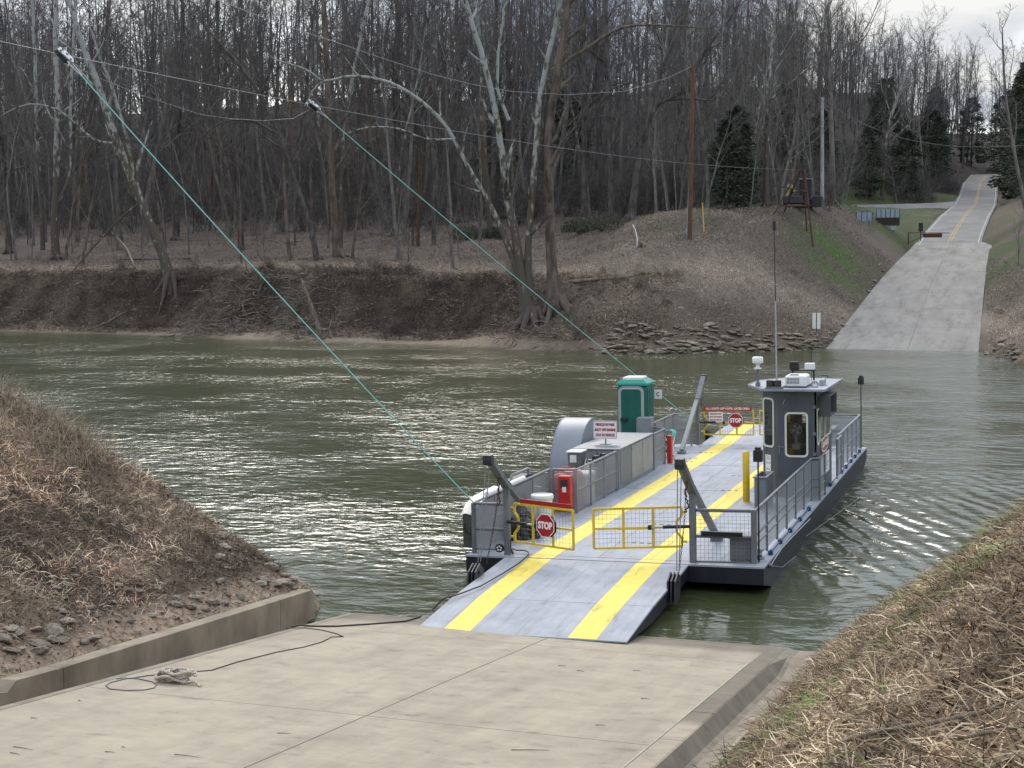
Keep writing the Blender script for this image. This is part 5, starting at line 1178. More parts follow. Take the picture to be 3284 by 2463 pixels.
# left near bank
u,v=dens_sample(120000,-22,-5.55,-20,-.5,r); z=hgt(u,v); ok=(z>.02)&(r.uniform(0,1,len(u))<.15+sst((-u-5.9)/1.2)); u,v=u[ok],v[ok]; n=len(u)
hi=sst((hgt(u,v)-2.2)/1.8); g2=fbm(u/1.3,v/1.3,3,55)
c=pick(n,[(.38,.295,.21),(.26,.195,.14),(.54,.44,.32),(.09,.066,.05)],[3,3,2.2,2.5],r)*(.75+.35*hi)[:,None]; c*=(.45+1.2*sst((g2-.3)*2.4))[:,None]*(.6+.8*sst((fbm(u/.4,v/.4,3,97)-.3)*2.4))[:,None]*1.1
red=(fbm(u/2.2,v/2.2,3,8)>.58)&(r.uniform(0,1,n)<.5); c[red]*=np.array([1.05,.9,.86])
blades('dry_grass',u,v,r.uniform(.10,.40,n)*(1+.35*hi),r.uniform(.007,.018,n),c,stand=.28,seed=8)
n=14000; u=r.uniform(-24,-10.5,n); v=r.uniform(-9,-1,n); ok=(hgt(u,v)>3.0); u,v=u[ok],v[ok]; n=len(u)
blades('tall_dry_grass',u,v,r.uniform(.4,1.1,n),r.uniform(.006,.012,n),pick(n,[(.42,.34,.25),(.32,.25,.18)],[1,1],r),stand=.9,seed=9)
# leaves
def leaves(name,u,v,sz_,c,seed):
    r=np.random.default_rng(seed); n=len(u); z=hgt(u,v)+r.uniform(.01,.06,n); p=np.stack([u,v,z],1)
    a=r.normal(0,1,(n,3)); a[:,2]*=.35; a/=np.linalg.norm(a,axis=1)[:,None]; b_=np.cross(a,r.normal(0,1,(n,3))*[.4,.4,1]); b_/=np.linalg.norm(b_,axis=1)[:,None]
    a*=sz_[:,None]; b_*=(sz_*.7)[:,None]; V=np.stack([p-a,p-b_*.8,p+a,p+b_],1).reshape(-1,3); i=np.arange(n)*4
    bulk(name,V,np.stack([i,i+1,i+2,i+3],1),'grass',col=np.repeat(c,4,0),kind='stuff')
n=9000; u=r.uniform(6.5,16,n); v=r.uniform(-33,-3,n); leaves('fallen_leaves',u,v,r.uniform(.02,.055,n),pick(n,[(.13,.055,.03),(.2,.12,.07),(.06,.03,.02)],[2,2,1],r),11)
n=14000; u=r.uniform(-18,-5.5,n); v=r.uniform(-20,-2,n); ok=hgt(u,v)>.15; u,v=u[ok],v[ok]; n=len(u); leaves('fallen_leaves',u,v,r.uniform(.02,.05,n),pick(n,[(.17,.13,.10),(.30,.26,.21),(.07,.045,.03)],[3,1,3],r),12)
# far bank
n=230000; u=-110+np.r_[r.uniform(0,1,n)]*121; v=shore(u)+r.uniform(2.2,46,n)**1.0; vm=v-shore(u)
keep=(np.abs(u)>hwroad(v)+.25)&~((u>-5)&(v>255)&(v<272)); keep&=(r.uniform(0,1,n)<np.where(vm<20,1,.55)); keep&=u<11
u,v=u[keep],v[keep]; n=len(u); vm=v-shore(u); tt=sst((u+40)/16)
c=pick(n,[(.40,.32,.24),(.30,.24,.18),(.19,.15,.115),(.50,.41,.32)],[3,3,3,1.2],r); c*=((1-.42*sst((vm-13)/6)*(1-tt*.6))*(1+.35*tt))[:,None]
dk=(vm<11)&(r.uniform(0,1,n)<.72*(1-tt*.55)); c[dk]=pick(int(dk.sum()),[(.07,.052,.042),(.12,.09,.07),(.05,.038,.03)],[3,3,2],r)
n1=fbm(u/3,v/3,4,11); c*=(.6+.75*n1)[:,None]
gpm=(np.exp(-(((u+GPU)/3.8)**2+((v-GPV)/8)**2)**1.5)>.4)&(r.uniform(0,1,n)<.8); c[gpm]=pick(int(gpm.sum()),[(.065,.10,.03),(.09,.115,.045),(.15,.135,.08)],[3,2,1],r)
gp2=(tt>.5)&(vm>18)&(fbm(u/14,v/14,3,21)>.46)&(r.uniform(0,1,n)<.5); c[gp2]=pick(int(gp2.sum()),[(.085,.09,.045),(.12,.11,.065)],[1,1],r)
gp3=(u>5)&(v>128)&(v<190)&(r.uniform(0,1,n)<.6); c[gp3]=pick(int(gp3.sum()),[(.07,.10,.035),(.10,.12,.05)],[1,1],r)
edge=np.exp(-((vm-12)/2.5)**2)*(1-tt); Lb=r.uniform(.18,.5,n)*(1+.9*edge); Lb[gpm|gp3]*=.6
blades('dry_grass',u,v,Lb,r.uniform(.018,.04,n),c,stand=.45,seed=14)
n=90000; u=-190+r.uniform(0,1,n)*182; v=shore(u)+r.uniform(44,120,n); keep=(np.abs(u)>6)&~((u>-36)&(v>250)&(v<276)); u,v=u[keep],v[keep]; n=len(u)
c=pick(n,[(.14,.117,.098),(.10,.083,.07),(.20,.165,.135)],[3,3,1],r); lw=(u>-34)&(v>172); c[lw]=pick(int(lw.sum()),[(.065,.088,.034),(.09,.105,.048),(.13,.12,.07)],[3,2,1],r)
Lb=r.uniform(.2,.6,n); Lb[lw]*=.4
blades('forest_floor_litter',u,v,Lb,r.uniform(.025,.06,n),c,stand=.5,seed=15)
n=90000; u=-110+r.uniform(0,1,n)*90; v=shore(u)+r.uniform(1.8,12.5,n); n=len(u)
c=pick(n,[(.28,.215,.16),(.16,.12,.09),(.40,.32,.24),(.07,.054,.043)],[3,3,1.6,2],r); c*=(.5+1.0*sst((fbm(u/2.5,v/1.5,3,61)-.3)*2.2))[:,None]
blades('hanging_grass',u,v,r.uniform(.25,.85,n),r.uniform(.016,.035,n),c,stand=.1,seed=17)
# matted brush and roots hanging on the eroded bank
def tangle(name,label,cx,sx,v0,v1,n,rad,seed,mm='twigd',lmax=2.6):
    rr=random.Random(seed); b=MB()
    for k in range(n):
        u=rr.gauss(cx,sx); s=rr.uniform(v0,v1); v=float(shore(u))+s; z=H1(u,v)+rr.uniform(0,.7); L=rr.uniform(.6,lmax); a=rr.uniform(0,6.28); p=[Vector((u,v,z))]
        d=Vector((math.cos(a),-.5*abs(math.sin(a))-.2,rr.uniform(-.5,.5))).normalized()
        for j in range(4):
            d=(d+Vector((rr.uniform(-.5,.5),rr.uniform(-.3,.3),rr.uniform(-.5,.4)))).normalized(); q=p[-1]+d*(L/4); q.z=max(q.z,H1(q.x,q.y)+.03,.03); p.append(q)
        r0=rad*rr.uniform(.5,1.4); b.tube(p,[r0,r0*.9,r0*.7,r0*.5,r0*.25],4,cap=False)
    return tag(b.build(name,mm,kind='stuff'),label,'branches')
M['rootm']=mat('weathered_roots',(0.24,0.205,0.165),0.9,col2=(0.09,0.072,0.058),nscale=1.2)
tangle('root_tangle','big tangle of weathered roots and sticks hanging down the far bank to the water',-67,4.2,.5,10,520,.05,4,'rootm')
tangle('root_tangle','smaller root tangle on the far bank beside the broken snag at the water',-56.5,1.8,0,5,120,.045,5,'rootm')
tangle('root_tangle','exposed roots under the big sycamore clump on the far bank',-31,4,.2,5,130,.05,6,'rootm',1.8)
tangle('brush_pile','thin dark brush spread over the left part of the far bank',-84,9,3,12,420,.022,7,'twigd')
tangle('brush_pile','thin dark brush on the far bank between the roots and the sycamore clump',-47,5,3,12,300,.022,8,'twigd')
def logline(name,label,pts,rad,mm='log',n=7,cat='log',dz=.1):
    P=[]
    for (x,y) in pts: g=onground(x*K,y*K,60.0); P.append(g+Vector((0,0,dz)))
    b=MB(); b.tube(P,rad,n); return tag(b.build(name,mm),label,cat)
logline('fallen_log','long curved bleached log lying on the mud at the far left water edge',[(292,672),(262,686),(235,698),(205,711),(180,717)],[.10,.13,.14,.12,.07])
logline('fallen_log','bleached log lying across the dry grass right of the sycamore clump',[(1236,616),(1290,606),(1350,602),(1395,594)],[.16,.15,.13,.08])
logline('fallen_log','short end of a bleached log in the dry grass',[(1385,593),(1428,592)],[.12,.10])
logline('fallen_limb','dead limb slanting up from the bank edge left of the leaning sycamore',[(228,498),(250,515),(275,545),(292,585)],[.08,.12,.14,.12],dz=.35,mm='rootm')
logline('fallen_log','dark fallen log on the bank lip behind the leaning sycamore',[(260,562),(330,562),(412,561)],[.12,.14,.16],mm='barkb')
logline('fallen_limb','thin fallen limb on the wood floor right of the lone thin tree',[(580,520),(620,528),(655,522)],[.06,.08,.04],mm='rootm')
logline('fallen_limb','fallen limb on the wood floor left of the orange snag',[(800,505),(840,512),(880,508)],[.07,.08,.04],mm='barkb')
g=onground(697*K,733*K,60.0); P0=onplane(650*K,600*K,g,(0,1,0)); P1=onplane(672*K,660*K,g,(0,1,0)); b=MB(); b.tube([P0,P1,onplane(690*K,712*K,g,(0,1,0)),g],[.12,.2,.26,.3],8); b.tube([onplane(690*K,712*K,g,(0,1,0)),onplane(712*K,712*K,g,(0,1,0)),onplane(720*K,682*K,g,(0,1,0))],[.16,.16,.08],7); b.tube([onplane(712*K,710*K,g,(0,1,0)),onplane(715*K,740*K,g,(0,1,0))],[.15,.16],7)
tag(b.build('dead_snag','log'),'broken dead snag with a forked stump standing at the far water edge','snag')
# stick and twigs on the near slab and bank
def slabline(name,label,cat,pts,rad,mm,h=.02,n=6,**k):
    b=MB(); b.tube([onslip(x,y,h) for x,y in pts],rad,n); return tag(b.build(name,mm),label,cat,**k)
hs=[FM@Vector((-2.36,.2,.42)),FM@Vector((-2.33,.12,.2)),FM@Vector((-2.28,.12,.06))]
def onramp(x,y): return onplane(x,y,(0,0,DZ),(0,.0571,-1))+Vector((0,0,.0))
dk_=[onZ(x,y,DZ+.0) for x,y in ((1645,1762),(1655,1767),(1682,1767),(1694,1773),(1695.5,1780))]
rmp=[onramp(x,y) for x,y in ((1690,1786),(1662,1810),(1610,1843),(1541,1882),(1480,1905),(1449,1915),(1421,1923))]
sl_=[onslip(1380,1962,.02),onslip(1340,1980,.02),onslip(1300,1992,.02),onslip(1200,2000,.02),onslip(1080,2008,.02),onslip(1000,2008,.02),onslip(962,2004,.02),onslip(935,2010,.02)]
b=MB(); b.tube(hs+[p+Vector((0,0,.02)) for p in dk_]+[p+Vector((0,0,.02)) for p in rmp]+sl_,.019,6); tag(b.build('hose','hose'),'dark hose running from the left gate post down the ramp edge onto the concrete','hose')
cv=lambda pts:[(x/1.8433,1700+y/1.8433) for x,y in pts]
slabline('thin_rope','thin dark rope wandering over the slab from the wall end to the rope heap','rope',cv([(1690,580),(1810,578),(1900,590),(1990,612),(2030,630),(1960,632),(1900,662),(1800,690),(1640,720),(1400,780),(1250,828),(1180,834),(1050,838),(960,852),(850,862),(720,880)]),.010,'hose',.012)
slabline('thin_rope','oval loop of thin pale rope lying on the slab beside the rope heap','rope',cv([(860,862),(740,878),(650,900),(626,918),(650,938),(740,947),(850,945),(910,932),(926,912),(900,895),(820,878),(740,872),(690,878)]),.011,'wire',.012)
RC=onslip(*cv([(1030,900)])[0],.0); t=thing('rope_heap','heap of tangled off-white rope lying on the concrete slab','rope',RC); M['ropew']=mat('white_rope',(0.55,0.50,0.42),0.9,col2=(0.20,0.16,0.14),nscale=30,lo=0.5,hi=0.62)
b=MB(); rr=random.Random(2)
for k in range(11):
    a0=rr.uniform(0,6.28); rx,ry=rr.uniform(.12,.30),rr.uniform(.10,.22); cx,cy=rr.uniform(-.14,.12),rr.uniform(-.08,.1); zz=.03+k*.017
    b.tube([(cx+rx*math.cos(a),cy+ry*math.sin(a),zz+.03*math.sin(3*a+a0)+SL*-(cy+ry*math.sin(a))*1) for a in np.linspace(0,6.28,22)[:-1]],.022,6,closed=True,cap=False)
b.tube([(.15,-.1,.06),(.3,-.12,.05),(.42,-.08,.08),(.55,-.12,.03),(.62,-.18,.04)],.022,6); b.build('coil','ropew',t)
rr=random.Random(12)
for k,(x,y,l) in enumerate([(1030,1325,.4),(620,1310,.15),(180,1110,.12),(460,1005,.1),(720,1280,.1),(80,1280,.35),(60,1315,.2),(1640,1200,.2)]):
    p=onslip(x/1.8433,1700+y/1.8433,.012); a=rr.uniform(-.5,.5); q=p+Vector((math.cos(a)*l,math.sin(a)*l,-SL*math.sin(a)*l)); b=MB(); b.tube([p,p.lerp(q,.45)+Vector((0,.012,.0)),q],[.006,.005,.002],4); tag(b.build('twig','twigd'),'small dry twig on the slab, '+('the long one right of the rope heap','below the rope heap','near the wall','close under the rope loop','in the lower middle','by the left edge','lowest at the left','beside the long joint','on the thin rope','bottom left corner','in the bottom centre','under the wall joint','near the upper seam','next to the centre joint')[k],'twig','twigs on the slab')
for k,(x,y) in enumerate([(2030,2150),(1790,2135),(2055,2240),(1910,2325),(1640,2405),(1850,2150)]):
    p=onslip(x,y,.012); l=.15 if k!=4 else .55; a=rr.uniform(-.4,.8) if k!=4 else .45; q=p+Vector((math.cos(a)*l,math.sin(a)*l,-SL*math.sin(a)*l)); b=MB(); b.tube([p,p.lerp(q,.45)+Vector((0,.010,.0)),q],[.006,.005,.003],4); tag(b.build('twig','snag' if k==4 else 'twigd'),'curved brown stick on the right part of the concrete slab' if k==4 else 'small dry twig on the right part of the slab, %s'%('near its middle joint','below the ramp tip','by the right kerb','low near the bottom','at the bottom','just below the ramp','beside the kerb seal','in the centre right','near the bottom edge','on the long joint')[k],'twig',None if k==4 else 'twigs on the slab')
P=[onground(x,y,4.0)+Vector((0,0,.10)) for x,y in ((2640,2440),(2760,2405),(2900,2378),(3040,2362),(3160,2340),(3284,2318),(3400,2290))]
b=MB(); b.tube(P,[.012,.018,.02,.02,.018,.014,.01],6); tag(b.build('fallen_branch','log'),'long straight dead branch lying in the dry grass at the bottom right corner','branch')
P=[onground(x,y,4.0)+Vector((0,0,.10)) for x,y in ((3040,2440),(3130,2420),(3284,2395))]; b=MB(); b.tube(P,[.012,.014,.01],6); tag(b.build('fallen_branch','log'),'short dead branch below the long one at the bottom right corner','branch')
# guide lines on the right
for (a,px,py,dd,lab) in ((FM@Vector((4.3,25.0,-.1)),3284,1045,120,'thin mooring line from the far right corner of the ferry over the water'),(FM@Vector((4.36,7.0,-.45)),3284,1130,100,'thin mooring line from the middle right side of the ferry over the water')):
    d=ray(px,py); q=CAM+d*dd; b=MB(); b.tube(catn(a,q,.5),.010,4); tag(b.build('mooring_line','wire'),lab,'rope')
# ------------------------------------------------------------------ trees
class TreeGen:
    def __init__(s,seed): s.r=random.Random(seed); s.big=[]; s.sm=[]
    def path(s,p,d,L,n,wob,trop):
        pts=[Vector(p)]; d=Vector(d).normalized()
        for i in range(n):
            d=(d+Vector((s.r.gauss(0,wob),s.r.gauss(0,wob),s.r.gauss(0,wob)+trop))).normalized(); pts.append(pts[-1]+d*(L/n))
        return pts
    def side(s,d,ang):
        d=d.normalized(); a=d.orthogonal().normalized(); b=d.cross(a); f=s.r.uniform(0,6.283); q=(a*math.cos(f)+b*math.sin(f)); return (d*math.cos(ang)+q*math.sin(ang)).normalized()
    def grow(s,pts,r0,lvl,cfg):
        # pts: parent polyline; spawn children
        n=cfg['n'][lvl]; L0=sum((pts[i+1]-pts[i]).length for i in range(len(pts)-1)); st=cfg['st'][lvl]
        for k in range(n):
            t=st+(1-st)*((k+s.r.random())/n); f=t*(len(pts)-1); i=min(int(f),len(pts)-2); p=pts[i].lerp(pts[i+1],f-i); d=pts[i+1]-pts[i]
            ang=R(s.r.uniform(*cfg['ang'][lvl])); dd=s.side(d,ang)
            if lvl==0 and dd.z<cfg.get('minz',-.1): dd.z=abs(dd.z)+.15
            L=L0*cfg['len'][lvl]*s.r.uniform(.6,1.15)*(1-.45*(t-st)/(1-st+1e-6)); rr=max(cfg['rmin'][lvl],r0*(1-.75*t)*cfg['rad'][lvl])
            np_=[6,4,3,3,3][lvl]; q=s.path(p,dd,L,np_,cfg['wob'],cfg['trop'][lvl])
            rad=[rr*(1-.8*j/np_) for j in range(np_+1)]
            (s.big if lvl==0 else s.sm).append((q,rad,lvl))
            if lvl+1<len(cfg['n']): s.grow(q,rr,lvl+1,cfg)
def crown_arrays(g):
    V=[];F=[];off=0
    groups={}
    for q,rad,l in g.sm: groups.setdefault(len(q),[]).append((q,rad))
    for m,lst in groups.items():
        P=np.array([[tuple(p) for p in q] for q,_ in lst]); Rr=np.array([r_ for _,r_ in lst]); nb_=len(lst)
        t=P[:,-1]-P[:,0]; t/=np.linalg.norm(t,axis=1)[:,None]+1e-9; ref=np.where(np.abs(t[:,2:3])<.8,np.array([[0,0,1.]]),np.array([[1.,0,0]])); a=np.cross(t,ref); a/=np.linalg.norm(a,axis=1)[:,None]+1e-9; b_=np.cross(t,a)
        rings=[]
        for k in range(3):
            c_,s_=math.cos(2.0944*k),math.sin(2.0944*k); rings.append(P+Rr[:,:,None]*(a*c_+b_*s_)[:,None,:])
        X=np.stack(rings,2).reshape(-1,3); base=off+np.arange(nb_)[:,None,None]*(m*3); j=np.arange(m-1)[None,:,None]*3; k=np.arange(3)[None,None,:]; k2=(k+1)%3
        f=np.stack([base+j+k,base+j+k2,base+j+3+k2,base+j+3+k],-1).reshape(-1,4)
        V.append(X);F.append(f);off+=len(X)
    return np.concatenate(V),np.concatenate(F)
CFG=dict(n=[15,8,6,4],st=[.38,.2,.15,.1],ang=[(28,60),(30,60),(30,65),(30,70)],len=[.34,.42,.45,.5],rad=[.42,.5,.5,.6],rmin=[.05,.028,.017,.011],wob=.13,trop=[.10,.05,.02,.0])
def deciduous(seed,H,r0,name='bare_tree',bark='bark',twig='twig',cfg=CFG,lean=(0,0),trunkpts=None,label='',group=None,cat='tree',trn=12,wob=.06):
    g=TreeGen(seed); c=dict(CFG); c.update(cfg)
    if trunkpts is None: pts=g.path((0,0,-.5),(lean[0],lean[1],1),H,trn,wob,.04)
    else: pts=trunkpts
    n=len(pts)-1; rad=[r0*(1.35 if i==0 else 1)*(1-.82*(i/n)**1.1) for i in range(n+1)]
    g.grow(pts,r0,0,c)
    e=thing(name,label,cat,(0,0,0),group)
    b=MB(); b.tube(pts,rad,9); b.build('trunk',bark,e)
    b=MB()
    for q,rd,l in g.big: b.tube(q,rd,5,cap=False)
    if g.big: b.build('limbs',bark,e)
    V,F=crown_arrays(g); bulk('crown',V,F,twig,parent=e)
    return e
SC=[]
def place(e,u,v,rz=0,sc=1,lab=None,first=False,group=None):
    c=e if first else copy_tree(e)
    c.location=(u,v,H1(u,v)); c.rotation_euler=(0,0,rz); c.scale=(sc,sc,sc)
    if lab: c['label']=lab
    if group: SC.append(c)
    if group: c['group']=group
    return c
TALL=dict(n=[13,8,6,4],st=[.5,.2,.15,.1],ang=[(22,52),(30,60),(30,65),(30,70)],len=[.28,.42,.45,.5])
SLIM=dict(n=[16,6,5,4],st=[.3,.2,.15,.1],ang=[(30,65),(30,60),(30,65),(30,70)],len=[.20,.42,.45,.5])
OPEN=dict(n=[12,9,7,4],st=[.28,.2,.15,.1],ang=[(30,58),(25,55),(30,60),(30,70)],len=[.46,.42,.42,.5])
SAP=dict(n=[14,7,5],st=[.12,.15,.1],ang=[(20,60),(30,60),(30,65)],len=[.45,.45,.5],rmin=[.02,.012,.008],rad=[.5,.6,.6])
protos=[deciduous(1,27,.27,cfg=TALL),deciduous(2,25,.19,cfg=TALL,bark='barkg',twig='twig'),deciduous(3,29,.34,cfg=OPEN,bark='barkg'),deciduous(4,23,.13,cfg=SLIM,bark='barkg',twig='twigd'),deciduous(5,26,.24,cfg=OPEN,bark='barkb',twig='twig'),deciduous(6,28,.22,cfg=TALL,bark='barkg',twig='twigd',lean=(.12,.02)),deciduous(7,24,.15,cfg=SLIM,bark='barkb'),deciduous(8,27,.28,cfg=TALL,bark='syc',twig='twig'),deciduous(9,22,.12,cfg=SLIM,bark='barkg',lean=(-.1,0),wob=.08),deciduous(10,25,.20,cfg=OPEN,bark='barkg',lean=(-.16,.03),wob=.08)]
saps=[deciduous(21,8,.07,name='sapling',cfg=SAP,bark='barkg',twig='twig',wob=.08),deciduous(22,6,.06,name='sapling',cfg=SAP,bark='bark',twig='twigd',wob=.1),deciduous(23,10,.09,name='sapling',cfg=SAP,bark='barkg',twig='twig',wob=.07)]
used=set(); spots=[]
def inview(u,v,m=6):
    d=Vector((u,v,0))-Vector((CAM.x,CAM.y,0)); fx=-math.sin(YAW)*d.x+math.cos(YAW)*d.y; rx=math.cos(YAW)*d.x+math.sin(YAW)*d.y
    return fx>0 and abs(rx)<fx*.3327+m
def scatter(n,region,mind,plist,lab,group,tries=6000,sc=(.85,1.15),pts=spots):
    k=0
    for _ in range(tries):
        if k>=n: break
        u,v=region()
        if not inview(u,v): continue
        if any((u-a)**2+(v-b_)**2<mind*mind for a,b_ in pts): continue
        if v>99 and abs(u-float(xroad(v)))<7.5: continue
        pts.append((u,v)); e=random.choice(plist); first=e.name not in used; used.add(e.name)
        place(e,u,v,random.uniform(0,6.28),random.uniform(*sc),lab,first,group); k+=1
    return k
rg=random
def Rl(s0,s1,u0,u1):
    def f():
        u=rg.uniform(u0,u1); return u,float(shore(u))+rg.uniform(s0,s1)
    return f
k1=scatter(20,Rl(14,34,-118,-44),5.5,protos[:2]+protos[3:7],'bare dark tree in the first row on the left far bank','first row of trees on the left far bank',sc=(.7,1.0))
k2=scatter(85,Rl(34,85,-160,-48),4.0,protos,'bare grey tree in the dense left wood','dense wood behind the left half of the far bank',sc=(1.0,1.4))
k3=scatter(30,Rl(50,95,-48,-20),4.2,protos,'bare tree in the wood behind the brown pole','wood behind the brown pole')
scatter(12,Rl(38,52,-30,-13),2.6,protos[1:4]+protos[6:7]+protos[8:],'bare tree at the wood edge by the cedar','trees at the wood edge by the cedar',sc=(.5,.8))
k4=scatter(36,lambda:(rg.uniform(-60,-8),rg.uniform(278,330)),3.6,protos,'bare tree in the wood beyond the side road','wood beyond the side road')
k5=scatter(14,lambda:(rg.uniform(-45,-22),rg.uniform(185,255)),5,protos,'bare tree left of the grassy clearing','trees left of the clearing')
k6=scatter(14,lambda:(rg.uniform(9,24),rg.uniform(190,330)),4.5,protos,'bare tree on the slope right of the road','trees right of the road')
k7=scatter(45,lambda:(rg.uniform(-190,-60),rg.uniform(185,260)),5,protos,'bare tree deep in the wood on the left hillside','deep wood on the left hillside')
sp2=[]
scatter(90,Rl(16,90,-140,-44),2.4,saps,'thin bare sapling on the left far bank','saplings under the left wood',pts=sp2,sc=(.7,1.5))
scatter(40,Rl(46,80,-46,-12),2.2,saps,'thin bare sapling at the wood edge behind the tower','saplings at the wood edge behind the tower',pts=sp2,sc=(.6,1.2))
scatter(22,lambda:(rg.uniform(-44,-8),rg.uniform(272,300)),2.4,saps,'thin bare sapling at the wood edge beyond the side road','saplings beyond the side road',pts=sp2)
scatter(26,lambda:(rg.uniform(9,14),rg.uniform(120,260)),2,saps,'thin bare sapling on the bank right of the road','saplings right of the road',pts=sp2,sc=(.3,.8))
M['twigf']=mat('far_twig_bark',(0.115,0.106,0.105),0.9,noise=0.4,nscale=0.2)
# hero trees, traced from base to top and given real distance and thickness
def hero(label,base,pts,rad,bark='bark',twig='twig',stems=(),name='bare_tree',sub=(10,6,5,4),lenf=.20,rw=.5,st=.30,seed=0,slope=(0,1,0),depth=0.0,t0=60.0,cfgx=None):
    g0=onground(base[0]*K,base[1]*K,t0); e=thing(name,label,'tree',g0)
    def P(x,y,k=0): return onplane(x*K,y*K,g0+Vector((0,k,0)),(-math.sin(YAW),math.cos(YAW),0))-g0
    g=TreeGen(seed+100); cfg=dict(CFG); cfg.update(n=list(sub),st=[st,.2,.15,.1],len=[lenf,.42,.45,.5],rad=[.45,.5,.5,.6]); 
    if cfgx: cfg.update(cfgx)
    b=MB(); allp=[([base]+list(pts),rad)]+list(stems)
    for si,(pp,rd) in enumerate(allp):
        Q=[P(x,y) for x,y in pp]; 
        if si==0: Q[0].z-=1.3; rd=[rd[0]*1.15]+list(rd[1:])
        # smooth subdivision
        S=[];Rd=[]
        for i in range(len(Q)-1):
            p0=Q[max(0,i-1)];p1=Q[i];p2=Q[i+1];p3=Q[min(len(Q)-1,i+2)]
            for k in range(3):
                t=k/3; S.append(.5*((2*p1)+(-p0+p2)*t+(2*p0-5*p1+4*p2-p3)*t*t+(-p0+3*p1-3*p2+p3)*t**3)); Rd.append(rd[i]*(1-t)+rd[i+1]*t)
        S.append(Q[-1]);Rd.append(rd[-1])
        wob=random.Random(seed+si)
        S=[p+Vector((wob.gauss(0,.02),(i/len(S))*wob.uniform(-.3,.3),0)) for i,p in enumerate(S)]
        Rd[0]*=1.0
        b.tube(S,Rd,9)
        if si>0 and si<len(allp): c2=dict(cfg); c2['st']=[.15,.2,.15,.1]; g.grow(S,rd[0],0,c2)
        else: g.grow(S,rd[0],0,cfg)
    for q,rd,l in g.big: b.tube(q,rd,5,cap=False)
    if rad[0]>.3 and bark!='snag':
        rf=random.Random(seed+500); r0=rad[0]
        for k in range(7):
            a=6.283*k/7+rf.uniform(-.3,.3); d=Vector((math.cos(a),math.sin(a),0)); pr=[Vector((0,0,r0*1.3))+d*r0*.5,Vector((0,0,r0*.3))+d*r0*1.05]
            for Lr in (2.0,3.4): q=d*r0*Lr; q.z=H1(g0.x+q.x,g0.y+q.y)-g0.z-.02; pr.append(q)
            pr[-1].z-=.35; b.tube(pr,[r0*.5,r0*.42,r0*.26,r0*.1],6)
    b.build('trunk',bark,e)
    V,F=crown_arrays(g); bulk('crown',V,F,twig,parent=e); return e
hero('large leaning sycamore with white mottled upper trunk, behind the turquoise rope',(372,612),[(355,560),(318,470),(285,390),(248,290),(215,190),(180,100),(150,0),(120,-90)],[.75,.55,.5,.46,.42,.38,.33,.27,.2],bark='syc',stems=[([(290,400),(275,300),(245,200),(215,120),(190,40)],[.25,.2,.18,.14,.08]),([(255,310),(200,300),(130,240),(60,225),(0,250)],[.14,.12,.1,.08,.04]),([(300,440),(250,480),(180,560),(120,620)],[.12,.1,.08,.04])],seed=1)
hero('twin white-barked sycamore with a dark foot at far left, its main stem straight',(122,560),[(118,500),(120,430),(122,330),(125,230),(122,130),(120,40),(118,-60)],[.55,.48,.42,.36,.34,.32,.3,.27],bark='syc',stems=[([(118,450),(150,380),(152,280),(155,160),(160,40),(165,-60)],[.28,.2,.2,.18,.16,.12])],seed=2)
hero('slender white sycamore trunk nearest the left edge, behind the straight twin one',(92,540),[(90,440),(82,330),(78,230),(75,120),(70,20),(66,-60)],[.3,.26,.24,.24,.22,.2,.18],bark='syc',seed=3)
hero('dark thick trunk at the very left edge of the far bank',(20,545),[(15,470),(8,380),(2,300),(-10,200)],[.45,.36,.34,.3,.25],seed=4,stems=[([(10,400),(50,360),(110,450),(118,540)],[.12,.12,.1,.05])])
hero('thin dark straight tree alone in the clearing of the left bank',(527,541),[(520,470),(514,400),(516,300),(520,200),(520,100),(522,0)],[.22,.17,.15,.14,.12,.1,.06],seed=5,sub=(14,6,5,3))
hero('dark tree leaning left with a spreading crown, left of the wide brown trunk',(690,562),[(668,480),(640,400),(612,310),(575,230),(525,150),(470,90),(430,40)],[.34,.27,.26,.24,.22,.19,.15,.08],seed=6,stems=[([(600,290),(540,260),(480,265),(430,300)],[.14,.12,.09,.04]),([(625,350),(655,250),(668,120),(680,0)],[.2,.17,.14,.1]),([(560,210),(590,130),(600,50)],[.14,.1,.05])],twig='twigd')
hero('second dark tree leaning left, close behind the spreading one',(661,500),[(640,430),(628,330),(600,240),(588,150),(585,50)],[.26,.2,.18,.16,.13,.08],seed=16,twig='twigd')
hero('wide brown trunk standing upright on the bank edge at centre left',(734,556),[(724,490),(718,400),(712,300),(708,200),(704,100),(700,0),(698,-80)],[.62,.42,.38,.36,.33,.3,.27,.2],bark='barkb',seed=7,sub=(12,6,5,4))
hero('thin white sycamore stem curving up right of the wide brown trunk',(735,545),[(737,440),(738,380),(742,300),(755,200),(775,100),(798,0),(812,-60)],[.2,.2,.2,.2,.19,.17,.14,.1],bark='syc',seed=8,sub=(6,5,4,3))
hero('thin white sycamore stem on the left of the wide brown trunk',(712,500),[(700,400),(692,330),(686,250),(682,150),(680,40)],[.2,.2,.2,.18,.16,.1],bark='syc',seed=9,sub=(6,5,4,3))
hero('broken orange-brown snag trunk left of the sycamore clump',(902,532),[(903,470),(905,400),(908,330)],[.22,.18,.17,.15],bark='snag',seed=10,sub=(2,2,2,2),lenf=.1)
hero('dark straight tree just left of the sycamore clump',(936,530),[(938,450),(940,350),(940,250),(936,150),(925,60),(915,0)],[.26,.2,.19,.17,.15,.12,.08],seed=11,sub=(14,6,5,4))
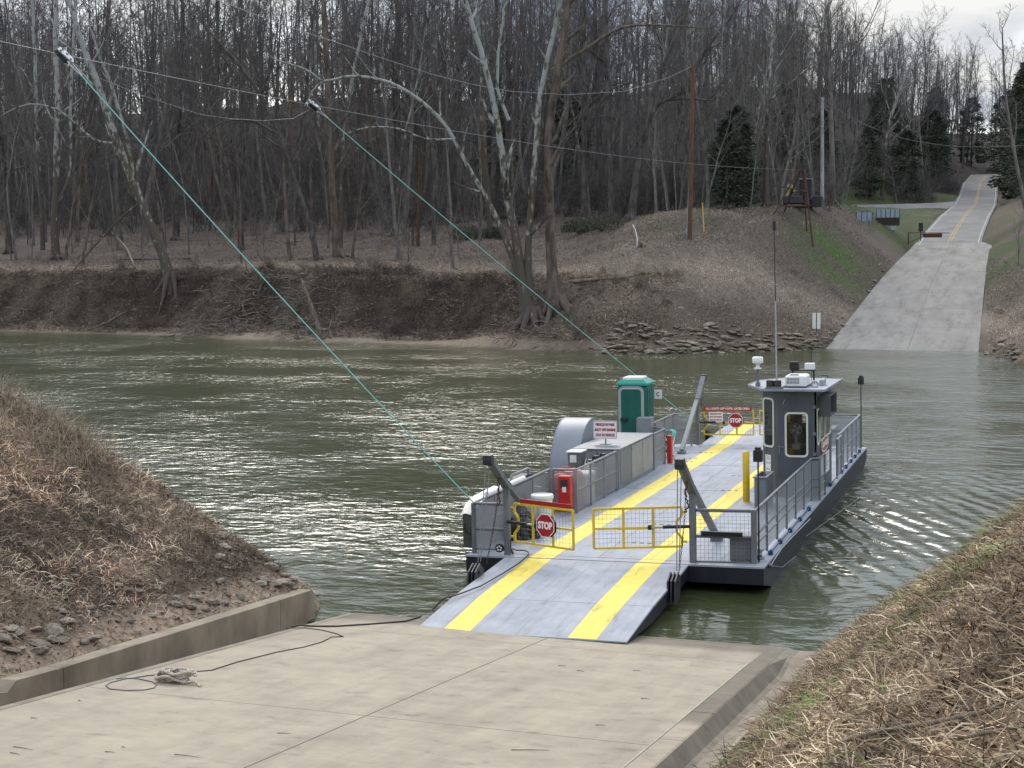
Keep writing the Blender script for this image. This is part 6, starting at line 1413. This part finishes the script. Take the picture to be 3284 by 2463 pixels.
hero('big three-stemmed sycamore clump, one limb arching left over the water',(1150,694),[(1128,610),(1115,520),(1098,440),(1085,340),(1070,240),(1045,130),(1022,60),(1005,0),(995,-50)],[.9,.52,.42,.36,.31,.28,.25,.22,.18,.13],bark='syc',
 stems=[([(1120,600),(1085,500),(1052,430),(1010,360),(965,275),(905,215),(840,178),(770,165),(720,172),(690,182),(655,230)],[.34,.26,.22,.20,.18,.17,.155,.14,.11,.08,.04]),([(985,300),(920,300),(860,278),(800,275),(745,290)],[.12,.09,.085,.07,.03]),([(700,178),(660,150),(615,135),(575,120)],[.12,.1,.07,.04]),
 ([(1145,640),(1140,540),(1150,420),(1158,300),(1168,200),(1190,90),(1212,0),(1222,-50)],[.5,.33,.29,.27,.25,.23,.2,.16]),([(1100,260),(1075,190),(1080,80),(1095,0)],[.2,.15,.12,.08])],seed=12,sub=(8,6,5,4),lenf=.13)
hero('massive grey-brown trunk just right of the sycamore clump',(1205,668),[(1192,580),(1188,480),(1184,380),(1186,280),(1200,180),(1215,90),(1228,0),(1235,-60)],[.85,.52,.46,.42,.38,.34,.32,.28,.2],bark='barkb',seed=13,stems=[([(1195,150),(1260,110),(1340,60),(1430,55),(1540,62)],[.2,.16,.13,.1,.04])])
for i,(bx,by,tx,lab) in enumerate(((1262,492,1262,'stout dark trunk behind and right of the sycamore clump'),(1322,480,1308,'dark trunk between the stout one and the bent tree'),(1300,455,1285,'slim dark trunk behind the stout ones'),(1065,470,1072,'thick dark trunk high behind the sycamore clump'),(1095,470,1098,'thick dark trunk directly behind the sycamore clump'),(862,470,858,'straight dark trunk left of centre, high behind the snag'),(995,480,985,'slim dark trunk left behind the sycamore clump'),(470,455,470,'dark trunk in the left wood with a flared foot'),(380,520,395,'dark trunk right behind the leaning white sycamore'))):
    hero(lab,(bx,by),[(bx+(tx-bx)*f,by+(0-by)*f) for f in (.15,.35,.55,.75,1.0,1.15)],[.45,.36,.33,.30,.27,.22,.15],seed=30+i,sub=(13,7,5,4),twig='twigd',st=.4)
hero('bent dark tree whose top arches to the right toward the brown pole',(1360,478),[(1372,400),(1385,320),(1402,260),(1425,222),(1470,212),(1540,218)],[.5,.36,.32,.29,.26,.2,.07],seed=14,sub=(10,6,5,4),twig='twigd',stems=[([(1400,265),(1420,170),(1460,80),(1490,0)],[.3,.24,.18,.1]),([(1430,220),(1475,200),(1500,195)],[.12,.08,.04])])
hero('dark forked tree behind the brown pole',(1440,455),[(1450,380),(1462,300),(1480,200),(1530,100),(1590,20),(1610,-40)],[.4,.32,.3,.28,.22,.16,.1],seed=15,sub=(12,7,5,4),twig='twigd',stems=[([(1470,240),(1440,120),(1420,80),(1405,30)],[.22,.18,.13,.08])])
hero('white sycamore in the wood edge left of the rusty tower',(1655,445),[(1655,380),(1657,300),(1658,210),(1665,130),(1672,60),(1680,0)],[.36,.3,.27,.25,.2,.14,.08],bark='syc',seed=17,sub=(14,7,5,4),lenf=.3)
hero('tall open-crowned tree spreading against the sky behind the grey pole',(1800,440),[(1798,350),(1795,250),(1792,150),(1790,80),(1788,10)],[.42,.34,.3,.24,.17,.09],bark='barkg',seed=18,sub=(20,9,6,4),lenf=.52,st=.35)
hero('sycamore right of the grey pole with pale crossing limbs',(1905,430),[(1908,380),(1915,300),(1928,240),(1950,180),(1975,120),(2000,60)],[.34,.28,.25,.22,.18,.12,.06],bark='syc',seed=19,sub=(14,7,5,4),lenf=.35,stems=[([(1930,300),(1970,260),(2000,200),(2010,150)],[.14,.12,.09,.04]),([(1925,255),(1945,200),(1960,150)],[.12,.09,.04])])
hero('leaning pale trunk at the right edge beside the road',(2225,470),[(2205,400),(2190,320),(2178,250),(2170,180),(2166,100),(2165,60)],[.28,.22,.2,.18,.15,.11,.06],bark='barkg',seed=20,sub=(10,6,5,4),lenf=.25,t0=150.0)
# evergreens
def conifer(seed,H,rb,brown=False,label='',group=None,n=5200,name='evergreen_tree',up=.05):
    r=np.random.default_rng(seed); e=thing(name,label,'tree',(0,0,0),group)
    b=MB(); b.tube([(0,0,-.5),(0,0,H*.5),(0,0,H*.97)],[H*.016,H*.010,.02],8); b.build('trunk','barkb',e)
    t=r.uniform(0.06,1,n)**.8; nbr=60; br=r.integers(0,nbr,n); ba=r.uniform(0,6.283,nbr); bt=np.sort(r.uniform(.06,1,nbr)); bl=r.uniform(.65,1.1,nbr)
    own=r.uniform(0,1,n)<.72; tt=np.where(own,bt[br]+r.normal(0,.012,n),t); tt=np.clip(tt,.05,.99); az=np.where(own,ba[br]+r.normal(0,.22,n),r.uniform(0,6.283,n))
    R0=rb*1.15*np.sin(np.pi*np.clip(.22+tt*.76,0,1))**.75*np.where(own,bl[br]**1.6,.75); rr=R0*r.uniform(.15,1,n)**.6; z=H*tt+rr*up-.35*(rr/rb)**2*rb*.3+r.normal(0,.12,n)
    p=np.stack([rr*np.cos(az),rr*np.sin(az),z],1); L=r.uniform(.25,.7,n); d=np.stack([np.cos(az+r.normal(0,.5,n)),np.sin(az+r.normal(0,.5,n)),r.uniform(-.45,.3,n)],1); d/=np.linalg.norm(d,axis=1)[:,None]
    w=np.cross(d,r.normal(0,1,(n,3))); w/=np.linalg.norm(w,axis=1)[:,None]; w*=r.uniform(.05,.16,n)[:,None]
    q=p+d*L[:,None]; m_=(p+q)/2+np.array([0,0,-.03]); V=np.stack([p,m_-w,q,m_+w],1).reshape(-1,3); i=np.arange(n)*4
    bulk('foliage',V,np.stack([i,i+1,i+2,i+3],1),'coniferb' if brown else 'conifer',parent=e); return e
cons=[conifer(1,12,2.6,n=5000),conifer(2,15,3.2,n=6500),conifer(3,10,2.2,n=3600)]
cb_=conifer(4,17,5.2,brown=True,n=14000,up=.02)
def pc_(e,x,y,first,sc,lab,group=None,t0=100.0): g=onground(x*K,y*K,t0); place(e,g.x,g.y,random.uniform(0,6),sc,lab,first,group)
pc_(cons[0],1592,448,True,.95,'dark cedar behind and left of the rusty tower')
pc_(cons[2],1570,452,True,1.0,'lower dark cedar beside the taller one left of the tower')
pc_(cons[1],1872,432,True,.95,'narrow dark cedar right of the grey pole')
for i,(u,v,k,sc,lab) in enumerate(((-30,276,1,1.1,'dark pine behind the traffic cone'),(-14,284,0,1.1,'dark pine beyond the side road'),(-9.5,312,1,1.0,'dark pine left of the road crest'),(9.8,215,1,.9,'dark evergreen right of the road, nearest the right edge'),(9.3,240,1,1.55,'tall evergreen behind the leaning pale trunk'),(8.4,275,0,1.9,'evergreen overhanging the right road edge'),(8.6,310,1,1.6,'tall evergreen right of the road, halfway up the hill'),(7.6,345,1,1.5,'evergreen right of the road crest'),(-20,305,1,1.45,'tall pine in the woods beyond the side road'),(-60,165,0,1.1,'dark cedar deep behind the wide brown trunk'),(-52,172,1,1.0,'dark cedar deep behind the snag'),(-40,300,1,1.4,'tall pine farther left beyond the side road'),(-5.5,392,1,1.2,'dark evergreen just beyond the road crest'),(-14,378,0,1.5,'pointed pine on the hill behind the road crest'),(2,402,1,1.4,'evergreen closing the view behind the crest'))):
    place(cons[k],u,v,i*1.3,sc,lab)
place(cb_,7.8,372,0.3,.95,'brownish broad evergreen reaching over the road crest from the right',True)
place(cb_,13.5,262,2.0,1.1,'tall rust-brown evergreen at the upper right edge')
place(cb_,-12,330,1.0,.9,'rust-brown evergreen on the hill left of the road crest')
# greenish honeysuckle shrubs at the wood edge
def shrub(seed,label,u,v,R_,n=2600,col=0):
    r=np.random.default_rng(seed); e=thing('shrub',label,'shrub',(u,v,H1(u,v))); ph=r.uniform(0,6.28,n); rr=R_*r.uniform(0,1,n)**.5; zz=r.uniform(.1,1,n)*R_*.9*(1-.5*(rr/R_)**2)
    p=np.stack([rr*np.cos(ph),rr*np.sin(ph),zz],1); d=r.normal(0,1,(n,3)); d/=np.linalg.norm(d,axis=1)[:,None]; w=np.cross(d,r.normal(0,1,(n,3))); w/=np.linalg.norm(w,axis=1)[:,None]
    L=r.uniform(.05,.13,n)[:,None]; V=np.stack([p-d*L,p-w*L*.5,p+d*L,p+w*L*.5],1).reshape(-1,3); i=np.arange(n)*4
    M.setdefault('shrubm',mat('shrub_leaves',(0.05,0.062,0.035),0.9,col2=(0.09,0.085,0.06),nscale=1.0)); bulk('foliage',V,np.stack([i,i+1,i+2,i+3],1),'shrubm',parent=e)
    b=MB()
    for k in range(26):
        a=r.uniform(0,6.28); q=Vector((math.cos(a)*R_*r.uniform(.3,1),math.sin(a)*R_*r.uniform(.3,1),R_*r.uniform(.5,1))); b.tube([(0,0,-.1),q*.5+Vector((0,0,.3)),q],[.03,.02,.008],4,cap=False)
    b.build('stems','twig',e)
for i,(x,y,R_,lab) in enumerate(((1300,500,2.6,'low green-grey shrub at the foot of the bent dark tree'),(1250,505,2.0,'green-grey shrub behind the stout trunk'),(1010,520,2.2,'thin green shrub left of the sycamore clump'),(1065,515,1.6,'small green shrub just behind the sycamore clump'))):
    g=onground(x*K,y*K,60.0); shrub(40+i,lab,g.x,g.y,R_)
# far woodland beyond the trees one can tell apart
def lowtree(seed,H,r0):
    g=TreeGen(seed); pts=g.path((0,0,-.5),(0,0,1),H,6,.04,.04); c=dict(CFG); c.update(n=[16,7,5],st=[.15,.2,.15],len=[.32,.42,.45],rmin=[.05,.03,.018]); g.grow(pts,r0,0,c)
    g.sm+= [(q[::2] if len(q)>4 else q, rd[::2] if len(rd)>4 else rd, l) for q,rd,l in g.big]; g.sm.append((pts,[r0*(1-.8*i/6) for i in range(7)],0)); return crown_arrays(g)
low=[lowtree(60+i,25+i,.28) for i in range(4)]
Vs=[];Fs=[];off=0; rr=np.random.default_rng(5); cnt=0
for _ in range(9000):
    if cnt>=560: break
    u=rr.uniform(-300,-40) if cnt<400 else rr.uniform(-75,35); v=rr.uniform(178,400) if cnt<400 else rr.uniform(318,480)
    if u>-48 and v<312: continue
    if not inview(u,v,8) or (v<398 and abs(u-float(xroad(min(v,419))))<8): continue
    V,F=low[cnt%4]; a=rr.uniform(0,6.28); s_=rr.uniform(.8,1.15) if cnt>400 else rr.uniform(1.0,1.6); X=V.copy(); X[:,0]=(V[:,0]*math.cos(a)-V[:,1]*math.sin(a))*s_+u; X[:,1]=(V[:,0]*math.sin(a)+V[:,1]*math.cos(a))*s_+v; X[:,2]=V[:,2]*s_+H1(u,v)
    Vs.append(X);Fs.append(F+off);off+=len(X);cnt+=1
bulk('distant_woodland',np.concatenate(Vs),np.concatenate(Fs),'twigf',kind='stuff')
def bush(seed,H,n,rd):
    g=TreeGen(seed)
    for k in range(n):
        a=g.r.uniform(0,6.28); q=g.path((g.r.uniform(-.8,.8),g.r.uniform(-.8,.8),-.2),(math.cos(a)*.45,math.sin(a)*.45,1),H*g.r.uniform(.5,1),4,.16,.02); g.sm.append((q,[rd*(1-.7*i/4) for i in range(5)],0))
        for j in range(5):
            i=g.r.randint(1,3); d=g.side(q[i+1]-q[i],R(g.r.uniform(25,60))); g.sm.append((g.path(q[i],d,H*.3,3,.15,.03),[rd*.5,rd*.4,rd*.3,rd*.15],1))
            d=g.side(d,R(40)); p_=g.sm[-1][0][1]; g.sm.append((g.path(p_,d,H*.18,3,.15,.03),[rd*.3,rd*.25,rd*.2,rd*.1],1))
    return crown_arrays(g)
bs=[bush(80+i,5.5+i,15,.035) for i in range(3)]
Vs=[];Fs=[];off=0;cnt=0
for _ in range(6000):
    if cnt>=620: break
    z_=cnt%10
    if z_<6: u=rr.uniform(-190,-44); v=float(shore(u))+rr.uniform(44,115)
    elif z_<7: u=rr.uniform(-46,-12); v=float(shore(u))+rr.uniform(50,75)
    elif z_<9: u=rr.uniform(-62,-5); v=rr.uniform(276,320)
    else: u=rr.uniform(9,22); v=rr.uniform(190,380)
    if not inview(u,v,5): cnt+=.02; continue
    cnt=int(cnt); V,F=bs[cnt%3]; a=rr.uniform(0,6.28); s_=rr.uniform(.6,1.3); X=V.copy(); X[:,0]=(V[:,0]*math.cos(a)-V[:,1]*math.sin(a))*s_+u; X[:,1]=(V[:,0]*math.sin(a)+V[:,1]*math.cos(a))*s_+v; X[:,2]=V[:,2]*s_+H1(u,v)
    Vs.append(X);Fs.append(F+off);off+=len(X);cnt+=1
M['under']=mat('undergrowth_bark',(0.04,0.036,0.036),0.9,col2=(0.15,0.134,0.126),nscale=1.6,ndetail=3,lo=.42,hi=.62)
bulk('undergrowth',np.concatenate(Vs),np.concatenate(Fs),'under',kind='stuff')
Vs=[];Fs=[];off=0
for k in range(90):
    u=rr.uniform(-105,-20); s_=rr.uniform(2.5,13); v=float(shore(u))+s_; V,F=bs[k%3]; a=rr.uniform(0,6.28); c_=rr.uniform(.16,.42); X=V.copy(); X[:,0]=(V[:,0]*math.cos(a)-V[:,1]*math.sin(a))*c_*1.5+u; X[:,1]=(V[:,0]*math.sin(a)+V[:,1]*math.cos(a))*c_*1.5+v-.5*V[:,2]*c_; X[:,2]=V[:,2]*c_*.8+H1(u,v)
    Vs.append(X);Fs.append(F+off);off+=len(X)
bulk('bank_brush',np.concatenate(Vs),np.concatenate(Fs),'rootm',kind='stuff')
for e in protos+saps:
    if e.name not in used:
        for c in list(e.children): bpy.data.objects.remove(c)
        bpy.data.objects.remove(e)
# give every scattered tree a label of its own: the landmark it stands by, the side, and how far back
LM=[('the dark trunk at the left edge',9),('the twin white sycamore',56),('the leaning white sycamore',160),('the lone thin clearing tree',243),('the spreading leaning tree',300),('the wide brown trunk',340),('the orange snag',417),('the sycamore clump',530),('the stout dark trunk',585),('the bent dark tree',632),('the brown pole',690),('the tall dark cedar',737),('the rusty tower',790),('the grey pole',822),('the traffic cone',902),('the road crest',975)]
ORD=['first','second','third','fourth','fifth','sixth','seventh','eighth','ninth','tenth','eleventh','twelfth','thirteenth','fourteenth','fifteenth','sixteenth','seventeenth','eighteenth','nineteenth','twentieth','twenty-first','twenty-second','twenty-third','twenty-fourth','twenty-fifth','twenty-sixth','twenty-seventh','twenty-eighth','twenty-ninth','thirtieth']
def xpx(p): d=Vector(p)-CAM; return 512+1024*F_PX/3284*d.dot(_r)/d.dot(_fw)
BK={'dark_bark':'dark','grey_bark':'grey','brown_bark':'brown','sycamore_bark':'white'}
bins={}
for c in SC:
    x=xpx(c.location); lm=min(LM,key=lambda l:abs(l[1]-x)); side='left' if x<lm[1] else 'right'; kind='sapling' if c.name.startswith('sapling') else 'tree'
    col='thin' if kind=='sapling' else BK[[ch for ch in c.children if ch.name.startswith('trunk')][0].data.materials[0].name]
    bins.setdefault((kind,col,side,lm[0]),[]).append(((c.location-CAM).length,c))
for (kind,col,side,lm),lst in bins.items():
    for i,(d,c) in enumerate(sorted(lst,key=lambda t:t[0])): c['label']='bare %s %s, %s back, %s of %s'%(col,kind,ordw(i+1),side,lm)
print('counts',k1,k2,k3,k4,k5,k6,k7)
